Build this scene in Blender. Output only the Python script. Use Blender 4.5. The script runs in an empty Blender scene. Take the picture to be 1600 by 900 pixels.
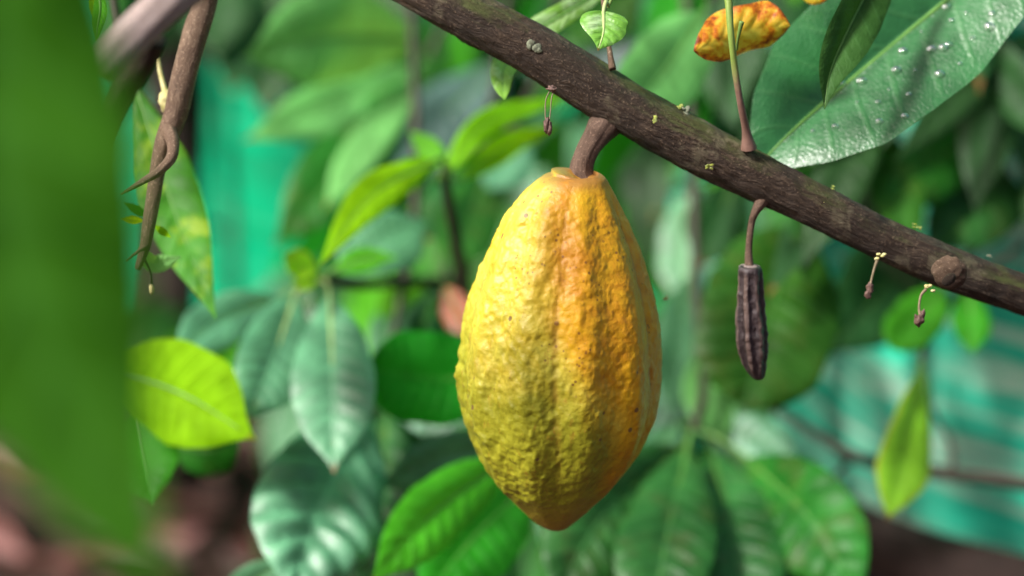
import bpy, math, random
import numpy as np
from mathutils import Vector
R = math.radians
random.seed(7)
rng = np.random.default_rng(7)
scene = bpy.context.scene
col = scene.collection

# ------------------------------------------------------------------ camera, sky, sun, exposure
PITCH = R(15)
CAM = np.array([0.0, 0.0, 0.85])
FWD = np.array([0.0, math.cos(PITCH), -math.sin(PITCH)])
UP = np.array([0.0, math.sin(PITCH), math.cos(PITCH)])
RT = np.array([1.0, 0.0, 0.0])
K = 36.0 / 85.0 / 1600.0                      # metres per photo pixel at one metre
cam_d = bpy.data.cameras.new('camera'); cam = bpy.data.objects.new('camera', cam_d); col.objects.link(cam)
cam.location = CAM; cam.rotation_euler = (R(90) - PITCH, 0, 0)
cam_d.lens = 85; cam_d.sensor_width = 36; cam_d.clip_start = 0.05; cam_d.clip_end = 1000
cam_d.dof.use_dof = True; cam_d.dof.focus_distance = 1.092; cam_d.dof.aperture_fstop = 2.9
cam_d.dof.aperture_blades = 0
scene.camera = cam
world = bpy.data.worlds.new('World'); scene.world = world; world.use_nodes = True
wn = world.node_tree.nodes; wl = world.node_tree.links
sky = wn.new('ShaderNodeTexSky'); sky.sky_type = 'NISHITA'; sky.sun_disc = False
SUN = Vector((-0.64, -0.34, 0.70)).normalized()
sky.sun_elevation = math.asin(SUN.z); sky.sun_rotation = math.atan2(SUN.x, SUN.y)
sky.dust_density = 6.0; sky.air_density = 0.7; sky.ozone_density = 0.3
bg = wn['Background']; wl.new(sky.outputs[0], bg.inputs[0]); bg.inputs[1].default_value = 0.105
sun_d = bpy.data.lights.new('sun', 'SUN'); sun_d.energy = 4.0; sun_d.angle = R(9); sun_d.color = (1.0, 0.975, 0.93)
sun = bpy.data.objects.new('sun', sun_d); col.objects.link(sun)
sun.rotation_euler = SUN.to_track_quat('Z', 'Y').to_euler()
vs = scene.view_settings; vs.view_transform = 'Standard'; vs.look = 'None'; vs.exposure = 0.55; vs.gamma = 1.0
vs.use_curve_mapping = False
scene.cycles.use_denoising = True
scene.cycles.max_bounces = 6; scene.cycles.transparent_max_bounces = 8
scene.cycles.caustics_refractive = False; scene.cycles.caustics_reflective = False

# ------------------------------------------------------------------ helpers
def P(x, y, D):
    """photo pixel seen at depth D (metres along the lens axis) -> world point"""
    return CAM + D * (FWD + RT * (x - 800) * K + UP * (450 - y) * K)
def S(D): return K * D
def nrm(v): 
    v = np.asarray(v, float); n = np.linalg.norm(v, axis=-1, keepdims=True); return v / np.maximum(n, 1e-9)

def _h(i, j, k, s):
    n = (i * 374761393 + j * 668265263 + k * 2147483647 + s * 1274126177) & 0xffffffff
    n = ((n ^ (n >> 13)) * 1274126177) & 0xffffffff
    n = ((n ^ (n >> 16)) * 2246822519) & 0xffffffff
    return ((n ^ (n >> 15)) & 0xffff) / 65535.0
def vnoise(p, s=0):
    p = np.asarray(p, float); f = np.floor(p).astype(np.int64); u = p - f; u = u * u * (3 - 2 * u)
    r = 0
    for a in (0, 1):
        for b in (0, 1):
            for c in (0, 1):
                w = (u[..., 0] if a else 1 - u[..., 0]) * (u[..., 1] if b else 1 - u[..., 1]) * (u[..., 2] if c else 1 - u[..., 2])
                r = r + w * _h(f[..., 0] + a, f[..., 1] + b, f[..., 2] + c, s)
    return r * 2 - 1
def fbm(p, o=3, s=0):
    p = np.asarray(p, float); r = 0; a = 1.0
    for i in range(o):
        r = r + a * vnoise(p * 2 ** i + 17.3 * i, s + i); a *= .5
    return r / 1.75

def catmull(pts, n):
    pts = np.asarray(pts, float)
    q = np.vstack([2 * pts[0] - pts[1], pts, 2 * pts[-1] - pts[-2]])
    m = len(pts) - 1; t = np.linspace(0, m - 1e-9, n); i = t.astype(int); u = (t - i)[:, None]
    a, b, c, d = q[i], q[i + 1], q[i + 2], q[i + 3]
    return .5 * (2 * b + (c - a) * u + (2 * a - 5 * b + 4 * c - d) * u ** 2 + (3 * b - 3 * c + d - a) * u ** 3)

def grid_mesh(name, V, uv, mat, parent=None, wrap=False, smooth=True):
    """V: rows x cols x 3, one continuous sheet (wrap closes the columns)"""
    n, m = V.shape[:2]
    me = bpy.data.meshes.new(name)
    idx = np.arange(n * m).reshape(n, m)
    if wrap:
        nx = np.roll(idx, -1, axis=1); A, B, C, D = idx[:-1], nx[:-1], nx[1:], idx[1:]
    else:
        A, B, C, D = idx[:-1, :-1], idx[:-1, 1:], idx[1:, 1:], idx[1:, :-1]
    F = np.stack([A, B, C, D], -1).reshape(-1, 4)
    me.from_pydata([], [], []) 
    me.vertices.add(n * m); me.vertices.foreach_set('co', V.reshape(-1).astype(np.float32))
    me.loops.add(F.size); me.loops.foreach_set('vertex_index', F.reshape(-1).astype(np.int32))
    me.polygons.add(len(F)); me.polygons.foreach_set('loop_start', (np.arange(len(F)) * 4).astype(np.int32))
    me.polygons.foreach_set('loop_total', np.full(len(F), 4, np.int32))
    me.update(calc_edges=True)
    if uv is not None:
        U = uv.reshape(-1, 2)[F.reshape(-1)].copy()
        if wrap:   # the last column continues past 1
            U = U.reshape(len(F), 4, 2)
            wrapf = (F[:, 1] % m == 0)
            per = uv.reshape(n, m, 2)[0, 1, 1] * m
            U[wrapf, 1, 1] += per; U[wrapf, 2, 1] += per
        l = me.uv_layers.new(name='UVMap'); l.data.foreach_set('uv', U.reshape(-1).astype(np.float32))
    if smooth: me.polygons.foreach_set('use_smooth', np.ones(len(F), bool))
    me.validate(); me.update()
    o = bpy.data.objects.new(name, me); col.objects.link(o)
    if mat: me.materials.append(mat)
    if parent is not None:
        o.parent = parent
        if parent.type == 'EMPTY' or True:
            o.matrix_parent_inverse = world_of(parent).inverted()
    return o
def world_of(o):
    from mathutils import Matrix
    m = Matrix.LocRotScale(o.location, o.rotation_euler, None)
    if o.parent is not None: return world_of(o.parent) @ o.matrix_parent_inverse @ m
    return m
def tag(o, label=None, cat=None, group=None, kind=None):
    if label: o['label'] = label
    if cat: o['category'] = cat
    if group: o['group'] = group
    if kind: o['kind'] = kind
    return o
def thing(name, loc, label, cat, group=None):
    o = bpy.data.objects.new(name, None); col.objects.link(o); o.location = loc; o.empty_display_size = .02
    return tag(o, label, cat, group)
def join(objs):
    """several meshes of one part -> one object (data only)"""
    vs_, fs, uvs, off = [], [], [], 0
    for o in objs:
        me = o.data; n = len(me.vertices); a = np.empty(n * 3, np.float32); me.vertices.foreach_get('co', a); vs_.append(a.reshape(-1, 3))
        li = np.empty(len(me.loops), np.int32); me.loops.foreach_get('vertex_index', li); fs.append(li + off); off += n
        if me.uv_layers:
            u = np.empty(len(me.loops) * 2, np.float32); me.uv_layers[0].data.foreach_get('uv', u); uvs.append(u)
        else: uvs.append(np.zeros(len(me.loops) * 2, np.float32))
    V = np.vstack(vs_); L = np.concatenate(fs); U = np.concatenate(uvs); nf = len(L) // 4
    me = bpy.data.meshes.new(objs[0].name)
    me.vertices.add(len(V)); me.vertices.foreach_set('co', V.reshape(-1))
    me.loops.add(len(L)); me.loops.foreach_set('vertex_index', L)
    me.polygons.add(nf); me.polygons.foreach_set('loop_start', (np.arange(nf) * 4).astype(np.int32)); me.polygons.foreach_set('loop_total', np.full(nf, 4, np.int32))
    me.update(calc_edges=True)
    l = me.uv_layers.new(name='UVMap'); l.data.foreach_set('uv', U)
    me.polygons.foreach_set('use_smooth', np.ones(nf, bool))
    me.materials.append(objs[0].data.materials[0])
    first = objs[0]; first.data = me
    for o in objs[1:]: bpy.data.objects.remove(o)
    return first

def tube(name, pts, radii, mat, parent=None, n=60, m=16, disp=None, cap=True):
    """pts world points, radii metres; uv in metres (along, around); disp(s_along, theta, r) -> new radius"""
    pts = np.asarray(pts, float); C = catmull(pts, n)
    rad = catmull(np.stack([radii, radii, radii], 1), n)[:, 0]; rad = np.maximum(rad, 1e-5)
    T = nrm(np.gradient(C, axis=0))
    ref = np.array([0.13, 0.97, 0.2]); ref = ref if abs(nrm(pts[-1] - pts[0]) @ nrm(ref)) < .9 else np.array([1., 0, 0])
    N = np.zeros_like(C); v = nrm(ref - (ref @ T[0]) * T[0])
    for i in range(n):
        v = nrm(v - (v @ T[i]) * T[i]); N[i] = v
    B = np.cross(T, N)
    s = np.concatenate([[0], np.cumsum(np.linalg.norm(np.diff(C, axis=0), axis=1))])
    th = np.linspace(0, 2 * math.pi, m, endpoint=False)
    r = np.repeat(rad[:, None], m, 1); SS = np.repeat(s[:, None], m, 1); TH = np.repeat(th[None], n, 0)
    if disp: r = disp(SS, TH, r, C)
    V = C[:, None] + r[..., None] * (np.cos(TH)[..., None] * N[:, None] + np.sin(TH)[..., None] * B[:, None])
    uv = np.stack([SS, TH / (2 * math.pi) * (2 * math.pi * float(np.mean(rad)))], -1)
    if cap:
        def capring(c, ring, q): return c + (ring - c) * q
        a, b = V[0], V[-1]
        V = np.concatenate([np.repeat(C[0][None, None], m, 1), capring(C[0], a, .7)[None] - T[0] * rad[0] * .12, V, capring(C[-1], b, .7)[None] + T[-1] * rad[-1] * .12, np.repeat((C[-1] + T[-1] * rad[-1] * .15)[None, None], m, 1)])
        uv = np.concatenate([uv[:1], uv[:1], uv, uv[-1:], uv[-1:]])
    return grid_mesh(name, V, uv, mat, parent, wrap=True)

# ------------------------------------------------------------------ materials
def new_mat(name):
    m = bpy.data.materials.new(name); m.use_nodes = True
    return m, m.node_tree.nodes, m.node_tree.links, m.node_tree.nodes['Principled BSDF']
def ramp(n, pts):
    r = n.new('ShaderNodeValToRGB'); e = r.color_ramp.elements
    while len(e) < len(pts): e.new(.5)
    for k, (p, c) in enumerate(pts): e[k].position = p; e[k].color = (*c, 1)
    return r
def mth(n, l, op, a, b=None, c=None, clamp=False):
    x = n.new('ShaderNodeMath'); x.operation = op; x.use_clamp = clamp
    for i, v in enumerate((a, b, c)):
        if v is None: continue
        if isinstance(v, (int, float)): x.inputs[i].default_value = v
        else: l.new(v, x.inputs[i])
    return x.outputs[0]
def noise(n, l, vec, scale, detail=4, rough=.6, out='Fac'):
    t = n.new('ShaderNodeTexNoise'); t.inputs['Scale'].default_value = scale; t.inputs['Detail'].default_value = detail
    t.inputs['Roughness'].default_value = rough; l.new(vec, t.inputs['Vector']); return t.outputs[out]
def mapv(n, l, vec, sc=(1, 1, 1), loc=(0, 0, 0)):
    t = n.new('ShaderNodeMapping'); t.inputs['Scale'].default_value = sc; t.inputs['Location'].default_value = loc; l.new(vec, t.inputs['Vector']); return t.outputs[0]
def mixc(n, l, f, a, b, mode='MIX'):
    t = n.new('ShaderNodeMix'); t.data_type = 'RGBA'; t.blend_type = mode
    for i, v in ((0, f), (6, a), (7, b)):
        if isinstance(v, (int, float)): t.inputs[i].default_value = v
        elif isinstance(v, tuple): t.inputs[i].default_value = (*v, 1)
        else: l.new(v, t.inputs[i])
    return t.outputs[2]
def smooth(n, l, v, a, b):
    t = n.new('ShaderNodeMapRange'); t.interpolation_type = 'SMOOTHSTEP'; l.new(v, t.inputs[0]); t.inputs[1].default_value = a; t.inputs[2].default_value = b; return t.outputs[0]
def bump(n, l, h, strength, dist, normal=None):
    b = n.new('ShaderNodeBump'); b.inputs['Strength'].default_value = strength; b.inputs['Distance'].default_value = dist; l.new(h, b.inputs['Height'])
    if normal: l.new(normal, b.inputs['Normal'])
    return b.outputs[0]

def leaf_mat(name, c, trans=.3, tcol=None, rough=.38, nveins=11, vein=.35, spec=.5, edge=None, blotch=None, blotch_amt=.0, vb=.8):
    m, n, l, p = new_mat(name)
    uv = n.new('ShaderNodeUVMap'); sep = n.new('ShaderNodeSeparateXYZ'); l.new(uv.outputs[0], sep.inputs[0])
    t = sep.outputs[0]; v = mth(n, l, 'ABSOLUTE', mth(n, l, 'MULTIPLY_ADD', sep.outputs[1], 2, -1))
    obj = n.new('ShaderNodeObjectInfo'); tc = n.new('ShaderNodeTexCoord')
    ph = mth(n, l, 'SUBTRACT', mth(n, l, 'MULTIPLY', t, nveins), mth(n, l, 'MULTIPLY', mth(n, l, 'POWER', v, .8), 1.25))
    tri = mth(n, l, 'ABSOLUTE', mth(n, l, 'SUBTRACT', mth(n, l, 'FRACT', ph), .5))       # .0 on the vein
    line = mth(n, l, 'SUBTRACT', 1, smooth(n, l, tri, .02, .11))
    fade = mth(n, l, 'SUBTRACT', 1, smooth(n, l, v, .75, 1.0))
    line = mth(n, l, 'MULTIPLY', line, fade)
    mid = mth(n, l, 'SUBTRACT', 1, smooth(n, l, v, .015, .06))
    vv = mth(n, l, 'MAXIMUM', mth(n, l, 'MULTIPLY', line, .7), mid)
    nz = noise(n, l, tc.outputs['Object'], 28, 4)
    small = n.new('ShaderNodeTexVoronoi'); small.feature = 'DISTANCE_TO_EDGE'; small.inputs['Scale'].default_value = 420; l.new(tc.outputs['Object'], small.inputs['Vector'])
    dark = tuple(x * .62 for x in c); lite = tuple(min(1, x * 1.35 + .01) for x in c)
    base = mixc(n, l, smooth(n, l, nz, .3, .7), dark, lite)
    hs = n.new('ShaderNodeHueSaturation'); l.new(base, hs.inputs['Color'])
    l.new(mth(n, l, 'MULTIPLY_ADD', obj.outputs['Random'], .03, .485), hs.inputs['Hue'])
    l.new(mth(n, l, 'MULTIPLY_ADD', obj.outputs['Random'], .3, .85), hs.inputs['Value'])
    base = hs.outputs[0]
    vcol = tuple(min(1, x * 1.8 + .05) for x in c)
    base = mixc(n, l, mth(n, l, 'MULTIPLY', vv, vein), base, vcol)
    if blotch:
        bn = smooth(n, l, noise(n, l, tc.outputs['Object'], 60, 5), .5, .66)
        base = mixc(n, l, mth(n, l, 'MULTIPLY', bn, blotch_amt), base, blotch)
    if edge:
        base = mixc(n, l, mth(n, l, 'MULTIPLY', smooth(n, l, v, .8, 1), .8), base, edge)
    tipm = mth(n, l, 'MULTIPLY', smooth(n, l, mth(n, l, 'ADD', t, mth(n, l, 'MULTIPLY_ADD', nz, .3, -.15)), .93, .97), mth(n, l, 'GREATER_THAN', obj.outputs['Random'], .6))
    base = mixc(n, l, tipm, base, (.20, .10, .03))
    l.new(base, p.inputs['Base Color'])
    rn = mth(n, l, 'MULTIPLY_ADD', nz, .2, rough - .1); l.new(rn, p.inputs['Roughness'])
    p.inputs['Specular IOR Level'].default_value = spec
    h = mth(n, l, 'MULTIPLY_ADD', vv, -vb, mth(n, l, 'MULTIPLY', smooth(n, l, small.outputs['Distance'], 0, .3), .12))
    h = mth(n, l, 'ADD', h, mth(n, l, 'MULTIPLY', noise(n, l, tc.outputs['Object'], 160, 3), .5))
    nb = bump(n, l, h, .55, .0012); l.new(nb, p.inputs['Normal'])
    tr = n.new('ShaderNodeBsdfTranslucent'); tcol = tcol or tuple(min(1, x) for x in (c[0] * 2.2, c[1] * 1.7, c[2] * .5))
    l.new(mixc(n, l, .35, tcol, base), tr.inputs['Color'])
    mx = n.new('ShaderNodeMixShader'); mx.inputs[0].default_value = trans; l.new(p.outputs[0], mx.inputs[1]); l.new(tr.outputs[0], mx.inputs[2])
    l.new(mx.outputs[0], n['Material Output'].inputs['Surface'])
    return m
LM = {
 'pale':  leaf_mat('leaf_pale_green', (.15, .40, .10), .25, rough=.5, spec=.35),
 'mid':   leaf_mat('leaf_mid_green', (.022, .15, .008), .3, rough=.44, spec=.3, blotch=(.10, .12, .02), blotch_amt=.35),
 'sat':   leaf_mat('leaf_bright_green', (.025, .24, .004), .35, rough=.5, tcol=(.08, .55, .005), spec=.2),
 'blue':  leaf_mat('leaf_blue_green', (.075, .25, .115), .12, rough=.47, spec=.9, vb=.45),
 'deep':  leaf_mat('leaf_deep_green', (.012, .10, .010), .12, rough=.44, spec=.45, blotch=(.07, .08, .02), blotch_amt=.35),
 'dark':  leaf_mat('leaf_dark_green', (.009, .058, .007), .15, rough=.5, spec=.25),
 'grey':  leaf_mat('leaf_grey_green', (.07, .13, .12), .1, rough=.36, spec=.6),
 'lime':  leaf_mat('leaf_lime', (.26, .47, .001), .5, tcol=(.55, .78, .0), rough=.6, vein=.0, spec=.05),  # lime base colour stands in for light from behind the leaf
 'lime_lit': leaf_mat('leaf_lime_backlit', (.26, .62, .002), .45, tcol=(.6, 1, .0), rough=.6, vein=.0, spec=.1),  # brighter lime copy, backlight on this shoot put into the colour
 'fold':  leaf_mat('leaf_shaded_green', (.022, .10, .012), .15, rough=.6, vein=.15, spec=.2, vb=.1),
 'limeg': leaf_mat('leaf_lime_green', (.10, .44, .008), .4, tcol=(.3, .8, .01), rough=.45, spec=.4),
 'fore':  leaf_mat('leaf_near_green', (.022, .135, .0008), .38, tcol=(.05, .30, .0), rough=.6, spec=.06),
 'wet':   leaf_mat('leaf_wet_green', (.010, .10, .012), .08, rough=.36, spec=.75, vein=.35, vb=.3),
 'young': leaf_mat('leaf_young', (.18, .40, .05), .35, rough=.3, vein=.5, blotch=(.6, .8, .45), blotch_amt=.8),
 'yel':   leaf_mat('leaf_yellow_green', (.25, .54, .02), .35, rough=.45, edge=(.55, .45, .06), spec=.3),
 'speck': leaf_mat('leaf_speckled_green', (.045, .21, .006), .4, tcol=(.2, .5, .01), rough=.5, blotch=(.35, .5, .02), blotch_amt=.7, spec=.25),
}
def simple_mat(name, c1, c2, scale=60, rough=.6, bumpd=.0005, sc=(1, 1, 1), spec=.4):
    m, n, l, p = new_mat(name); tc = n.new('ShaderNodeTexCoord')
    v = mapv(n, l, tc.outputs['Object'], sc); f = noise(n, l, v, scale, 5)
    l.new(mixc(n, l, smooth(n, l, f, .3, .7), c1, c2), p.inputs['Base Color']); p.inputs['Roughness'].default_value = rough
    p.inputs['Specular IOR Level'].default_value = spec
    l.new(bump(n, l, f, .7, bumpd), p.inputs['Normal']); return m
M_mid = simple_mat('midrib_green', (.07, .20, .03), (.12, .27, .05), 80, .45)
M_midp = simple_mat('midrib_pale', (.34, .46, .16), (.42, .52, .20), 80, .4)
M_stemg = simple_mat('stem_green', (.12, .22, .04), (.20, .30, .07), 60)
M_stemd = simple_mat('stem_dark', (.022, .016, .011), (.055, .042, .028), 50)
M_flower = simple_mat('dried_flower', (.07, .035, .028), (.17, .10, .08), 900)
M_fstalk = simple_mat('flower_stalk', (.16, .13, .07), (.26, .19, .12), 700)
M_lichen = simple_mat('lichen', (.38, .42, .06), (.28, .34, .12), 900, .9)
M_lichg = simple_mat('lichen_grey', (.20, .22, .15), (.12, .13, .09), 600, .95)
M_bud = simple_mat('bud_cream', (.45, .42, .14), (.55, .50, .25), 300)

def bark_mat(name, cols, along=90, around=700, moss=.0, bumpd=.0012):
    m, n, l, p = new_mat(name)
    uv = n.new('ShaderNodeUVMap'); tc = n.new('ShaderNodeTexCoord')
    wob = mth(n, l, 'MULTIPLY', noise(n, l, tc.outputs['Object'], 60, 2), .012)
    comb = n.new('ShaderNodeCombineXYZ'); sep = n.new('ShaderNodeSeparateXYZ'); l.new(uv.outputs[0], sep.inputs[0])
    # streaks run along the limb; object space keeps the seam away: use along-uv plus 3D position
    a = n.new('ShaderNodeVectorMath'); a.operation = 'SCALE'; l.new(tc.outputs['Object'], a.inputs[0]); a.inputs[3].default_value = 1
    l.new(mth(n, l, 'MULTIPLY', sep.outputs[0], along), comb.inputs[0])
    l.new(mth(n, l, 'MULTIPLY', mth(n, l, 'ADD', sep.outputs[1], wob), around), comb.inputs[1])
    f1 = noise(n, l, comb.outputs[0], 1.0, 6, .65)
    f2 = noise(n, l, tc.outputs['Object'], 130, 5, .7)
    f3 = noise(n, l, tc.outputs['Object'], 22, 3)
    r = ramp(n, [(.25, cols[0]), (.5, cols[1]), (.75, cols[2])])
    l.new(mth(n, l, 'MULTIPLY_ADD', f1, .6, mth(n, l, 'MULTIPLY', f2, .4)), r.inputs[0])
    c = mixc(n, l, mth(n, l, 'MULTIPLY', smooth(n, l, f3, .35, .65), .6), r.outputs[0], cols[3])
    fine = noise(n, l, tc.outputs['Object'], 900, 2, .6)
    c = mixc(n, l, mth(n, l, 'MULTIPLY', smooth(n, l, fine, .58, .72), .35), c, tuple(min(1, x * 2.2 + .02) for x in cols[2]))
    if moss:
        geo = n.new('ShaderNodeNewGeometry'); s2 = n.new('ShaderNodeSeparateXYZ'); l.new(geo.outputs['Normal'], s2.inputs[0])
        ms = mth(n, l, 'MULTIPLY', smooth(n, l, s2.outputs[2], .1, .8), smooth(n, l, noise(n, l, tc.outputs['Object'], 45, 6), .45, .65))
        c = mixc(n, l, mth(n, l, 'MULTIPLY', ms, moss), c, (.07, .085, .018))
    if moss:
        pt = noise(n, l, tc.outputs['Object'], 38, 7, .7); c = mixc(n, l, mth(n, l, 'MULTIPLY', smooth(n, l, pt, .54, .63), .55), c, (.17, .145, .09)); c = mixc(n, l, mth(n, l, 'MULTIPLY', smooth(n, l, noise(n, l, tc.outputs['Object'], 33, 5, .6), .56, .68), .8), c, (.010, .006, .004))
    l.new(c, p.inputs['Base Color']); p.inputs['Roughness'].default_value = .75; p.inputs['Specular IOR Level'].default_value = .35
    h = mth(n, l, 'MULTIPLY_ADD', f1, 1.0, mth(n, l, 'MULTIPLY', f2, .5)); h = mth(n, l, 'MULTIPLY_ADD', fine, .2, h)
    l.new(bump(n, l, h, .9, bumpd), p.inputs['Normal']); return m
M_bark = bark_mat('bark_brown', [(.009, .005, .003), (.040, .024, .015), (.16, .11, .072), (.024, .015, .010)], 110, 800, .9, .0028)
M_stalk = bark_mat('bark_stalk', [(.03, .016, .011), (.11, .066, .045), (.24, .155, .11), (.07, .042, .030)], 120, 1500, 0, .0008)
M_twig = bark_mat('bark_twig', [(.045, .028, .018), (.14, .09, .058), (.30, .22, .15), (.09, .05, .03)], 120, 1200, 0, .0008)
M_trunk = bark_mat('bark_trunk', [(.012, .006, .005), (.028, .014, .011), (.05, .026, .02), (.02, .01, .008)], 30, 150, 0, .003)
M_pale_bark = bark_mat('bark_smooth', [(.20, .15, .13), (.32, .25, .23), (.45, .38, .36), (.25, .19, .17)], 60, 500, 0, .0006)

# ------------------------------------------------------------------ leaves
WS = 1.0
PROF = {
 'oblong': [(0, .02), (.04, .16), (.12, .45), (.25, .78), (.42, .97), (.55, 1), (.68, .90), (.80, .62), (.87, .36), (.92, .17), (.96, .06), (1, .0)],
 'broad':  [(0, .02), (.04, .22), (.12, .55), (.25, .86), (.42, 1.0), (.55, 1), (.68, .98), (.80, .90), (.88, .74), (.93, .54), (.97, .3), (1, .0)],
 'lance':  [(0, .02), (.06, .18), (.18, .55), (.32, .88), (.45, 1), (.58, .92), (.72, .66), (.84, .36), (.93, .14), (1, .0)],
 'heart':  [(0, .35), (.03, .66), (.10, .90), (.22, 1), (.38, .97), (.55, .78), (.70, .52), (.82, .26), (.90, .11), (1, .0)],
}
def leaf(parent, base, tip, width, mat='mid', roll=0, twist=0, bow=(0, 0, 0), fold=14, curl=.10, quilt=.035, wave=.05, prof='oblong',
         rib=True, name='leaf', n=48, m=22, seed=None, ribmat=None, nv=11, asym=(1, 1), midpts=None, petiole=None):
    """base/tip = (x,y,D) photo pixels + depth; width = full width in px; bow = offset of the middle (px, px, metres)"""
    seed = seed if seed is not None else random.randrange(10 ** 6)
    ctrl = [P(*base)]
    if midpts: ctrl += [P(*q) for q in midpts]
    else:
        mD = (base[2] + tip[2]) / 2 + bow[2]
        ctrl.append(P((base[0] + tip[0]) / 2 + bow[0], (base[1] + tip[1]) / 2 + bow[1], mD))
    ctrl.append(P(*tip))
    C = catmull(ctrl, n); T = nrm(np.gradient(C, axis=0))
    t = np.linspace(0, 1, n)
    view = nrm(C - CAM)
    B0 = nrm(np.cross(T, view)); N0 = np.cross(B0, T)               # N0 leans to the lens
    N0 = np.where((np.sum(N0 * view, 1) > 0)[:, None], -N0, N0)
    ang = np.radians(roll + twist * (t - .5))[:, None]
    B = B0 * np.cos(ang) + N0 * np.sin(ang); N = N0 * np.cos(ang) - B0 * np.sin(ang)
    pr = np.array(PROF[prof]); tt = np.linspace(0, 1, 12 * 4)
    w = np.interp(t, pr[:, 0], pr[:, 1]); ker = np.array([.25, .5, .25])
    w[1:-1] = np.convolve(w, ker, 'same')[1:-1]
    Dm = (base[2] + tip[2]) / 2; W = width * WS * .5 * S(Dm)
    v = np.linspace(-1, 1, m); v = np.sign(v) * np.abs(v) ** .9
    VV, TT = np.meshgrid(v, t)
    edge = 1 + .035 * vnoise(np.stack([TT * 9, np.sign(VV) * 3, VV * 0 + seed % 97], -1), 5) * np.abs(VV)
    a = np.where(VV < 0, asym[0], asym[1])
    x = VV * W * w[:, None] * edge * a; av = np.abs(VV); ww = (W * w)[:, None]
    f = math.radians(fold)
    across = x * math.cos(f)
    lift = np.abs(x) * math.sin(f) - curl * W * 2 * w[:, None] * av ** 2.2
    ph = TT * nv - av ** .8 * 1.25
    lift += quilt * ww * (np.abs(np.sin(math.pi * (ph - .5 + .5))) ** .8) * np.sin(math.pi * np.clip(av, 0, 1)) ** .6 * 1.4
    lift += wave * ww * av ** 2 * np.sin(TT * 14 + seed % 7 + np.sign(VV) * 1.3) + wave * .6 * ww * fbm(np.stack([TT * 4, VV * 1.5, VV * 0 + seed % 31], -1), 2, 9)
    V = C[:, None] + B[:, None] * across[..., None] + N[:, None] * lift[..., None]
    uv = np.stack([TT, VV * .5 + .5], -1)
    o = grid_mesh(name, V, uv, LM[mat] if isinstance(mat, str) else mat, parent)
    if rib:
        r0 = max(.0009, W * .045)
        pts = C[::6] + N[::6] * 0.0; k = len(pts)
        rr = list(np.linspace(r0, r0 * .25, k))
        if petiole is not None:
            pp = P(*petiole); pts = np.vstack([pp, (pp + C[0]) / 2 + np.array([0, 0, .003]), pts]); rr = [r0 * 1.1, r0] + rr
        tube('midrib', pts, rr, ribmat or M_mid, o, n=36, m=8)
    return o

def ellipsoid(name, c, r, mat, parent, n=12, m=14, axis=None, squash=None, seed=0, rough=.0):
    ph = np.linspace(0, math.pi, n); th = np.linspace(0, 2 * math.pi, m, endpoint=False)
    PH, TH = np.meshgrid(ph, th, indexing='ij')
    d = np.stack([np.sin(PH) * np.cos(TH), np.sin(PH) * np.sin(TH), np.cos(PH)], -1)
    k = 1 + rough * fbm(d * 2 + seed, 3, 3)
    V = d * k[..., None] * np.array(r)
    if axis is not None:
        z = nrm(axis); x = nrm(np.cross(z, [0.3, .9, .1])); y = np.cross(z, x)
        V = V[..., :1] * x + V[..., 1:2] * y + V[..., 2:] * z
    uv = np.stack([PH, TH], -1)
    return grid_mesh(name, V + np.asarray(c), uv, mat, parent, wrap=True)

# ------------------------------------------------------------------ ground and litter
gm, n, l, p = new_mat('soil'); tc = n.new('ShaderNodeTexCoord')
f = noise(n, l, tc.outputs['Object'], 14, 8, .7); f2 = noise(n, l, tc.outputs['Object'], 2.5, 4)
c = mixc(n, l, smooth(n, l, f, .35, .65), (.03, .011, .008), (.09, .035, .027)); c = mixc(n, l, smooth(n, l, f2, .4, .6), c, (.06, .022, .016))
l.new(c, p.inputs['Base Color']); p.inputs['Roughness'].default_value = .95; l.new(bump(n, l, f, 1, .02), p.inputs['Normal'])
xs = np.concatenate([[-300, -60, -12], np.linspace(-4, 4, 60), [12, 60, 300]]); ys = np.concatenate([[-300, -60, -10], np.linspace(-2, 8, 70), [15, 60, 400]])
X, Y = np.meshgrid(xs, ys); Z = .025 * fbm(np.stack([X * 2.5, Y * 2.5, X * 0], -1), 3, 1) * (np.abs(X) < 5)
g = grid_mesh('ground', np.stack([X, Y, Z - .02], -1), None, gm); tag(g, 'reddish brown soil under the cacao trees', 'ground', kind='structure')

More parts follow.
